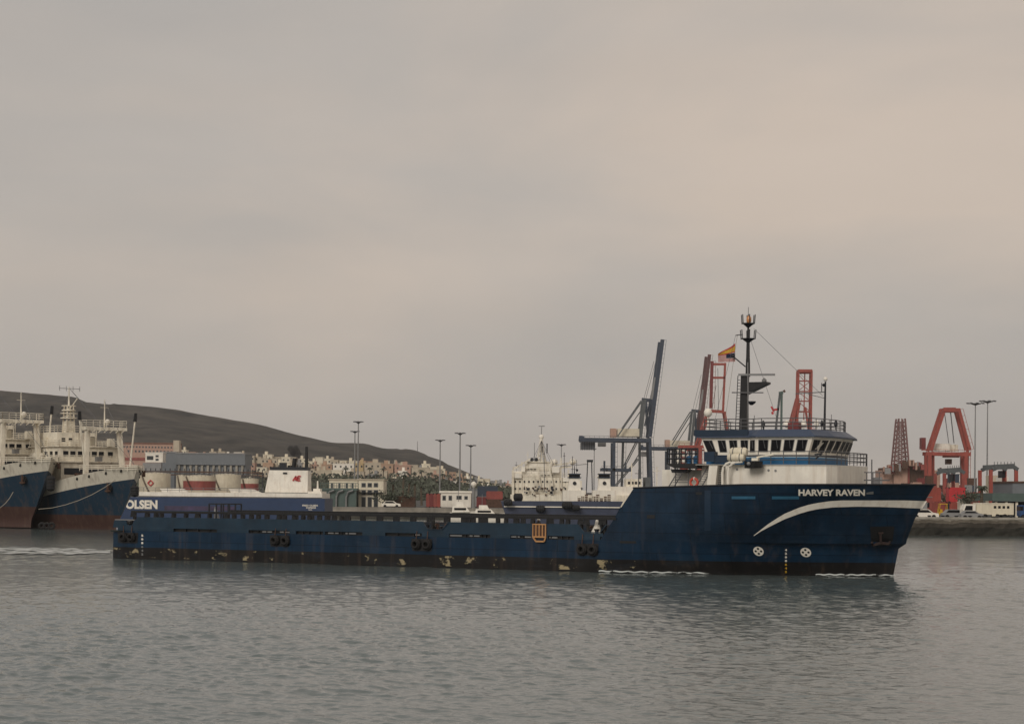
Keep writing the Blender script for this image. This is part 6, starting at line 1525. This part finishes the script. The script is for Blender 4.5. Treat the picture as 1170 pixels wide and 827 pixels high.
# drill ship derrick
DZ_ = 900
rt = thing('drill_ship', 'drill ship with tall lattice derrick behind the bow of the supply ship', 'ship', (P(1032, 560, DZ_).x, DZ_, 0)); c = rt.location
mb = MB()
def q3(x, y, d=0): return P(x, y, DZ_)-c+Vector((0, d, 0))
for d in (0, 6):
    for (xa, ya, xb, yb) in ((1021.5, 531, 1026.3, 482), (1038.5, 531, 1034.5, 482), (1026.3, 482, 1027, 478), (1034.5, 482, 1034, 478)): mb.bar(q3(xa, ya, d), q3(xb, yb, d), .75)
    mb.bar(q3(1030, 531, d), q3(1030.3, 478, d), .4)
    for k in range(11):
        t = k/10; y = 531-49*t; xa = 1021.5+4.8*t; xb = 1038.5-4*t; mb.bar(q3(xa, y, d), q3(xb, y, d), .35)
        if k < 10: t2 = (k+1)/10; mb.bar(q3(xa, y, d), q3(1038.5-4*t2, 531-49*t2, d), .25); mb.bar(q3(xb, y, d), q3(1021.5+4.8*t2, 531-49*t2, d), .25)
for k in range(0, 11, 2): t = k/10; y = 531-49*t; xa = 1021.5+4.8*t; mb.bar(q3(xa, y, 0), q3(xa, y, 6), .3)
mb.build('derrick', mat('derrick_red_grey', (.17, .09, .085), .7, var=.3), rt)
for (x0, y0, x1, y1, m, nm, d0) in ((1009, 537, 1021, 575, 'pink', 'deck_module', 2), (1013, 534, 1017, 537, 'rust', 'vent', 3), (1021.2, 530.5, 1037, 575, 'pink', 'drill_floor', 0), (1037.2, 526, 1040, 560, 'redold', 'riser_post', 1), (1040.2, 532, 1060, 575, 'rust', 'pipe_deck', 2), (1044, 528.5, 1056, 532, 'rust', 'pipe_rack', 4), (1060.2, 537, 1076, 575, 'pink', 'accommodation', 3), (1005, 545, 1009, 575, 'grey', 'crane_pedestal', 2)):
    a, b_ = q3(x0, y1), q3(x1, y0); mb = MB(); mb.box(a.x, b_.x, d0, d0+18, max(0, a.z), b_.z)
    for k in range(int((b_.x-a.x)/1.6)): mb.box(a.x+.3+k*1.6, a.x+.7+k*1.6, d0-.3, d0, max(1, a.z), b_.z-.6)
    mb.build(nm, m, rt)
rnd = random.Random(31)
for k in range(34):
    x = rnd.uniform(1008, 1074); yt = lerp([(1008, 537), (1020, 533), (1037, 527), (1044, 530), (1060, 534), (1074, 537)], x)-rnd.uniform(0, 3.5); p = q3(x, yt); q_ = q3(x, yt+rnd.uniform(3, 9)); ww = rnd.choice([.5, .8, 1.6, 2.6])
    mb = MB(); mb.box(p.x-ww/2, p.x+ww/2, -1.5-.1*k, -.4-.1*k, q_.z, p.z); mb.build(rnd.choice(['deck_module', 'vent', 'pipe', 'crane_pedestal']), rnd.choice(['rust', 'rust', 'pink', 'grey', 'redold', 'darkred']), rt)

# right quay: containers, vehicles, sheds
def cont_px(x, y_bottom_level, Z, m, label, L_=6.0, group=None): container(P(x, 575, Z).x, Z, 2.6+2.6*y_bottom_level, m, label, group, 0, L_)
cont_px(1066, 0, 345, 'redold', 'faded red container low behind the white car, right of the supply ship bow', 6)
cont_px(1092, 1, 338, 'red2', 'bright red container, upper of the bright pair right of the yellow forklift', 2.9)
cont_px(1093, 0, 338, 'red', 'red container underneath the bright red one right of the yellow forklift', 2.9)
cont_px(1066, 1, 350, 'red', 'red container on the second level just right of the bow tip', 2.4)
cont_px(1080, 0, 352, 'redold', 'dull red container behind the yellow forklift', 3)
cont_px(1106, 0, 350, 'redold', 'dull red container behind the bushy tree', 3)
rnd = random.Random(77)
for col in range(16):
    x = 1036+col*5.3; lv_n = rnd.choice([1, 2, 3, 3, 4]); zz_ = rnd.uniform(560, 700)
    for lv in range(lv_n):
        m = rnd.choice(['redold', 'rust', 'rust', 'pink', 'grey', 'darkred', 'sand', 'craneblue'])
        container(P(x, 575, zz_).x, zz_, 2.6+2.6*lv, m, 'container in the jumbled far stacks under the big red crane', 'far container stacks under the red crane', 0, 2.9)
rnd = random.Random(5)
for k, (x, y, w_, h_, m, nm, lb) in enumerate([(1052, 574, 2.2, 2.4, 'grey', 'site_cabin', 'grey site cabin partly hidden by the bow of the supply ship'), (1060, 570, 1.4, 3.4, 'redold', 'site_cabin', 'narrow red cabin left of the small dark trees on the right quay'),
        (1101, 575, 1.2, 3.2, 'oldwhite', 'site_cabin', 'narrow pale cabin between the bright red container and the bushy tree')]):
    Zc = 325+3*k; rt = thing(nm, lb, 'cabin', (P(x, y, Zc).x, Zc, 2.6)); mb = MB(); mb.box(-w_/2, w_/2, 0, 2, 0, h_); mb.build('wall', m, rt); mb = MB(); mb.box(-w_/2-.1, w_/2+.1, -.1, 2.1, h_+.002, h_+.12); mb.build('roof', 'steel', rt); mb = MB(); mb.box(-.3, .3, -.04, .01, h_*.5, h_*.75); mb.build('window', 'glass', rt)
for k in range(30):
    x = 720+(k % 15)*22+random.uniform(-2, 2); lv = k//15; m = random.choice(['redold', 'craneblue', 'rust', 'grey', 'sand'])
    if 700 < x < 735 or x > 1000: container(P(x, 575, 700).x, 700+.4*lv, 2.6+2.6*lv, m, 'container in the far yard behind the supply ship forecastle', 'far yard containers', 0, 6)
# forklift
c = P(1078, 588, 316); rt = thing('forklift', 'yellow forklift on the right quay between red containers', 'forklift', (c.x, 316, 2.6))
mb = MB(); mb.box(-.9, .6, -.6, .6, .35, 1.1); mb.box(-.9, -.3, -.6, .6, 1.1, 1.5); mb.build('body', 'yellow', rt)
mb = MB()
for x in (-.8, .5):
    for y in (-.55, .55): mb.bar((x, y, 1.1), (x*.85, y, 2.3), .1)
mb.box(-.8, .55, -.6, .6, 2.3, 2.42); mb.build('overhead_guard', 'yellow', rt)
mb = MB(); mb.bar((.8, -.35, .1), (.8, -.35, 2.5), .14); mb.bar((.8, .35, .1), (.8, .35, 2.5), .14); mb.box(.85, 1.9, -.4, -.28, .1, .18); mb.box(.85, 1.9, .28, .4, .1, .18); mb.build('fork_mast', 'dark', rt)
for x in (-.6, .45):
    for y in (-.6, .45): mb = MB(); mb.lathe((x, y, .32), [(.3, 0), (.32, .15)], 12, 'y'); mb.build('wheel', 'rubber', rt)
car(P(1056, 591, 310).x, 310, 2.6, 'white', 'white car parked on the right quay just behind the bow of the supply ship')
car(P(1091, 591, 312).x, 312, 2.6, 'grey', 'dark grey car parked right of the yellow forklift')
# long white trailer / truck
def truck(xa, xb, Z, label):
    a, b_ = P(xa, 590, Z).x, P(xb, 590, Z).x; L_ = b_-a; rt = thing('lorry', label, 'lorry', ((a+b_)/2, Z, 2.6)); hx = L_/2
    mb = MB(); mb.box(-hx+2.1, hx, -1.2, 1.2, .75, 2.45); mb.box(-hx+5.2, hx-3.5, -1.23, -1.2, .5, 1.7); mb.build('cargo_body', 'cream', rt)
    mb = MB(); mb.box(-hx+2.1, hx, -1.25, 1.2, 2.452, 2.6); mb.build('roof_edge', 'oldwhite', rt)
    mb = MB(); mb.prism([(-hx, .4), (-hx, 1.5), (-hx+.35, 2.4), (-hx+2.0, 2.4), (-hx+2.0, .4)], lambda p, q, w_: (p, w_, q), -1.15, 1.15); cb = mb.build('cab', 'white', rt)
    mb = MB(); mb.prism([(-hx+.2, 1.4), (-hx+.45, 2.15), (-hx+1.5, 2.15), (-hx+1.5, 1.4)], lambda p, q, w_: (p, w_, q), -1.18, 1.18); mb.build('window', 'glass', cb)
    for x in (-hx+1, -hx+3.5, hx-2.6, hx-1.4):
        for y in (-1.2, .95): mb = MB(); mb.lathe((x, y, .45), [(.42, 0), (.45, .05), (.45, .22), (.42, .25)], 14, 'y'); mb.build('wheel', 'rubber', rt, smooth=True)
    for k in range(4): mb = MB(); mb.box(hx-3.2+k*.7, hx-2.8+k*.7, -1.24, -1.19, 1.75, 2.15); mb.build('side_window', 'glass', rt)
    return rt
truck(1098.5, 1156, 309, 'long white lorry with cream side panel parked along the right quay')
car(P(1110, 592, 306).x, 306.2, 2.6, 'grey', 'small grey car parked in front of the white lorry cab', 3.6, 1.35)
rt = thing('lorry', 'blue lorry cut by the right edge of the photo', 'lorry', (P(1170, 590, 312).x, 312, 2.6))
mb = MB(); mb.box(-.9, 2.2, -1.1, 1.1, .5, 2.3); mb.build('body', 'bluepaint', rt); mb = MB(); mb.box(-.92, -.4, -1.12, 1.12, 1.4, 2.1); mb.build('window', 'glass', rt)
for x in (-.4, 1.6): mb = MB(); mb.lathe((x, -1.15, .4), [(.4, 0), (.42, .2)], 12, 'y'); mb.build('wheel', 'rubber', rt)
for k in range(9):
    X_ = P(1046+k*15.5, 594, 304.2).x; mb = MB(); mb.lathe((0, 0, 0), [(.28, 0), (.22, .12), (.22, .42), (.34, .48), (.34, .58), (.05, .62)], 10); o = mb.build('quay_bollard', 'dark', smooth=True); o.location = (X_, YQ+1.0, 2.6); tag(o, 'black mooring bollard on the edge of the right quay', 'bollard', 'bollards along the right quay')
# right-hand sheds
rt, w_, h = building('quay_shed', 'long grey green shed roof on posts at the right edge, above the white lorry', 'shed', 1134, 563.5, 1215, 572.8, 345, 14, 'green', [], None, ground=P(1170, 572.5, 345).z)
for k in range(7): mb = MB(); x = -w_+.8+k*(2*w_-1.6)/6; mb.box(x-.2, x+.2, .5, .9, 2.6-rt.location.z, -.01); mb.build('post', 'oldwhite', rt)
building('quay_shed', 'dark recessed shed behind the right end of the white lorry', 'shed', 1149, 573, 1200, 592, 350, 10, 'dark', [], None)
building('warehouse', 'flat grey warehouse wall at the right edge above the green shed roof', 'warehouse', 1157, 552, 1240, 564, 420, 20, 'greyroof', [], 'rust', .4)
building('tower_block', 'pale beige slim tower between the red gantry legs at the right edge', 'building', 1134.5, 543, 1141, 570, 520, 8, 'sand', [], None)
for k in range(3):
    building('stacked_cabin', ['lowest', 'middle', 'topmost'][k]+' white cabin of the stack between the red gantry legs', 'cabin', 1144.5, 566-8*k-5.5, 1152, 566-8*k, 500, 6, 'white', [], None, ground=P(1148, 566-8*k, 500).z)

# ================================================================== HAZE
HZ = True
if HZ:
    hmz = bpy.data.materials.new('haze'); hmz.use_nodes = True; n = hmz.node_tree.nodes; l = hmz.node_tree.links; n.clear()
    ou = n.new('ShaderNodeOutputMaterial'); pv = n.new('ShaderNodeVolumePrincipled'); pv.inputs['Color'].default_value = (.92, .91, .90, 1); pv.inputs['Density'].default_value = .00006; pv.inputs['Anisotropy'].default_value = .2
    l.new(pv.outputs[0], ou.inputs['Volume'])
    mb = MB(); mb.box(-4100, 4100, -80, 9100, -2.4, 230); o = mb.build('haze', hmz); tag(o, None, None, None, 'stuff')
S.cycles.volume_bounces = 1
S.cycles.max_bounces = 6; S.cycles.transparent_max_bounces = 6
S.cycles.use_denoising = True
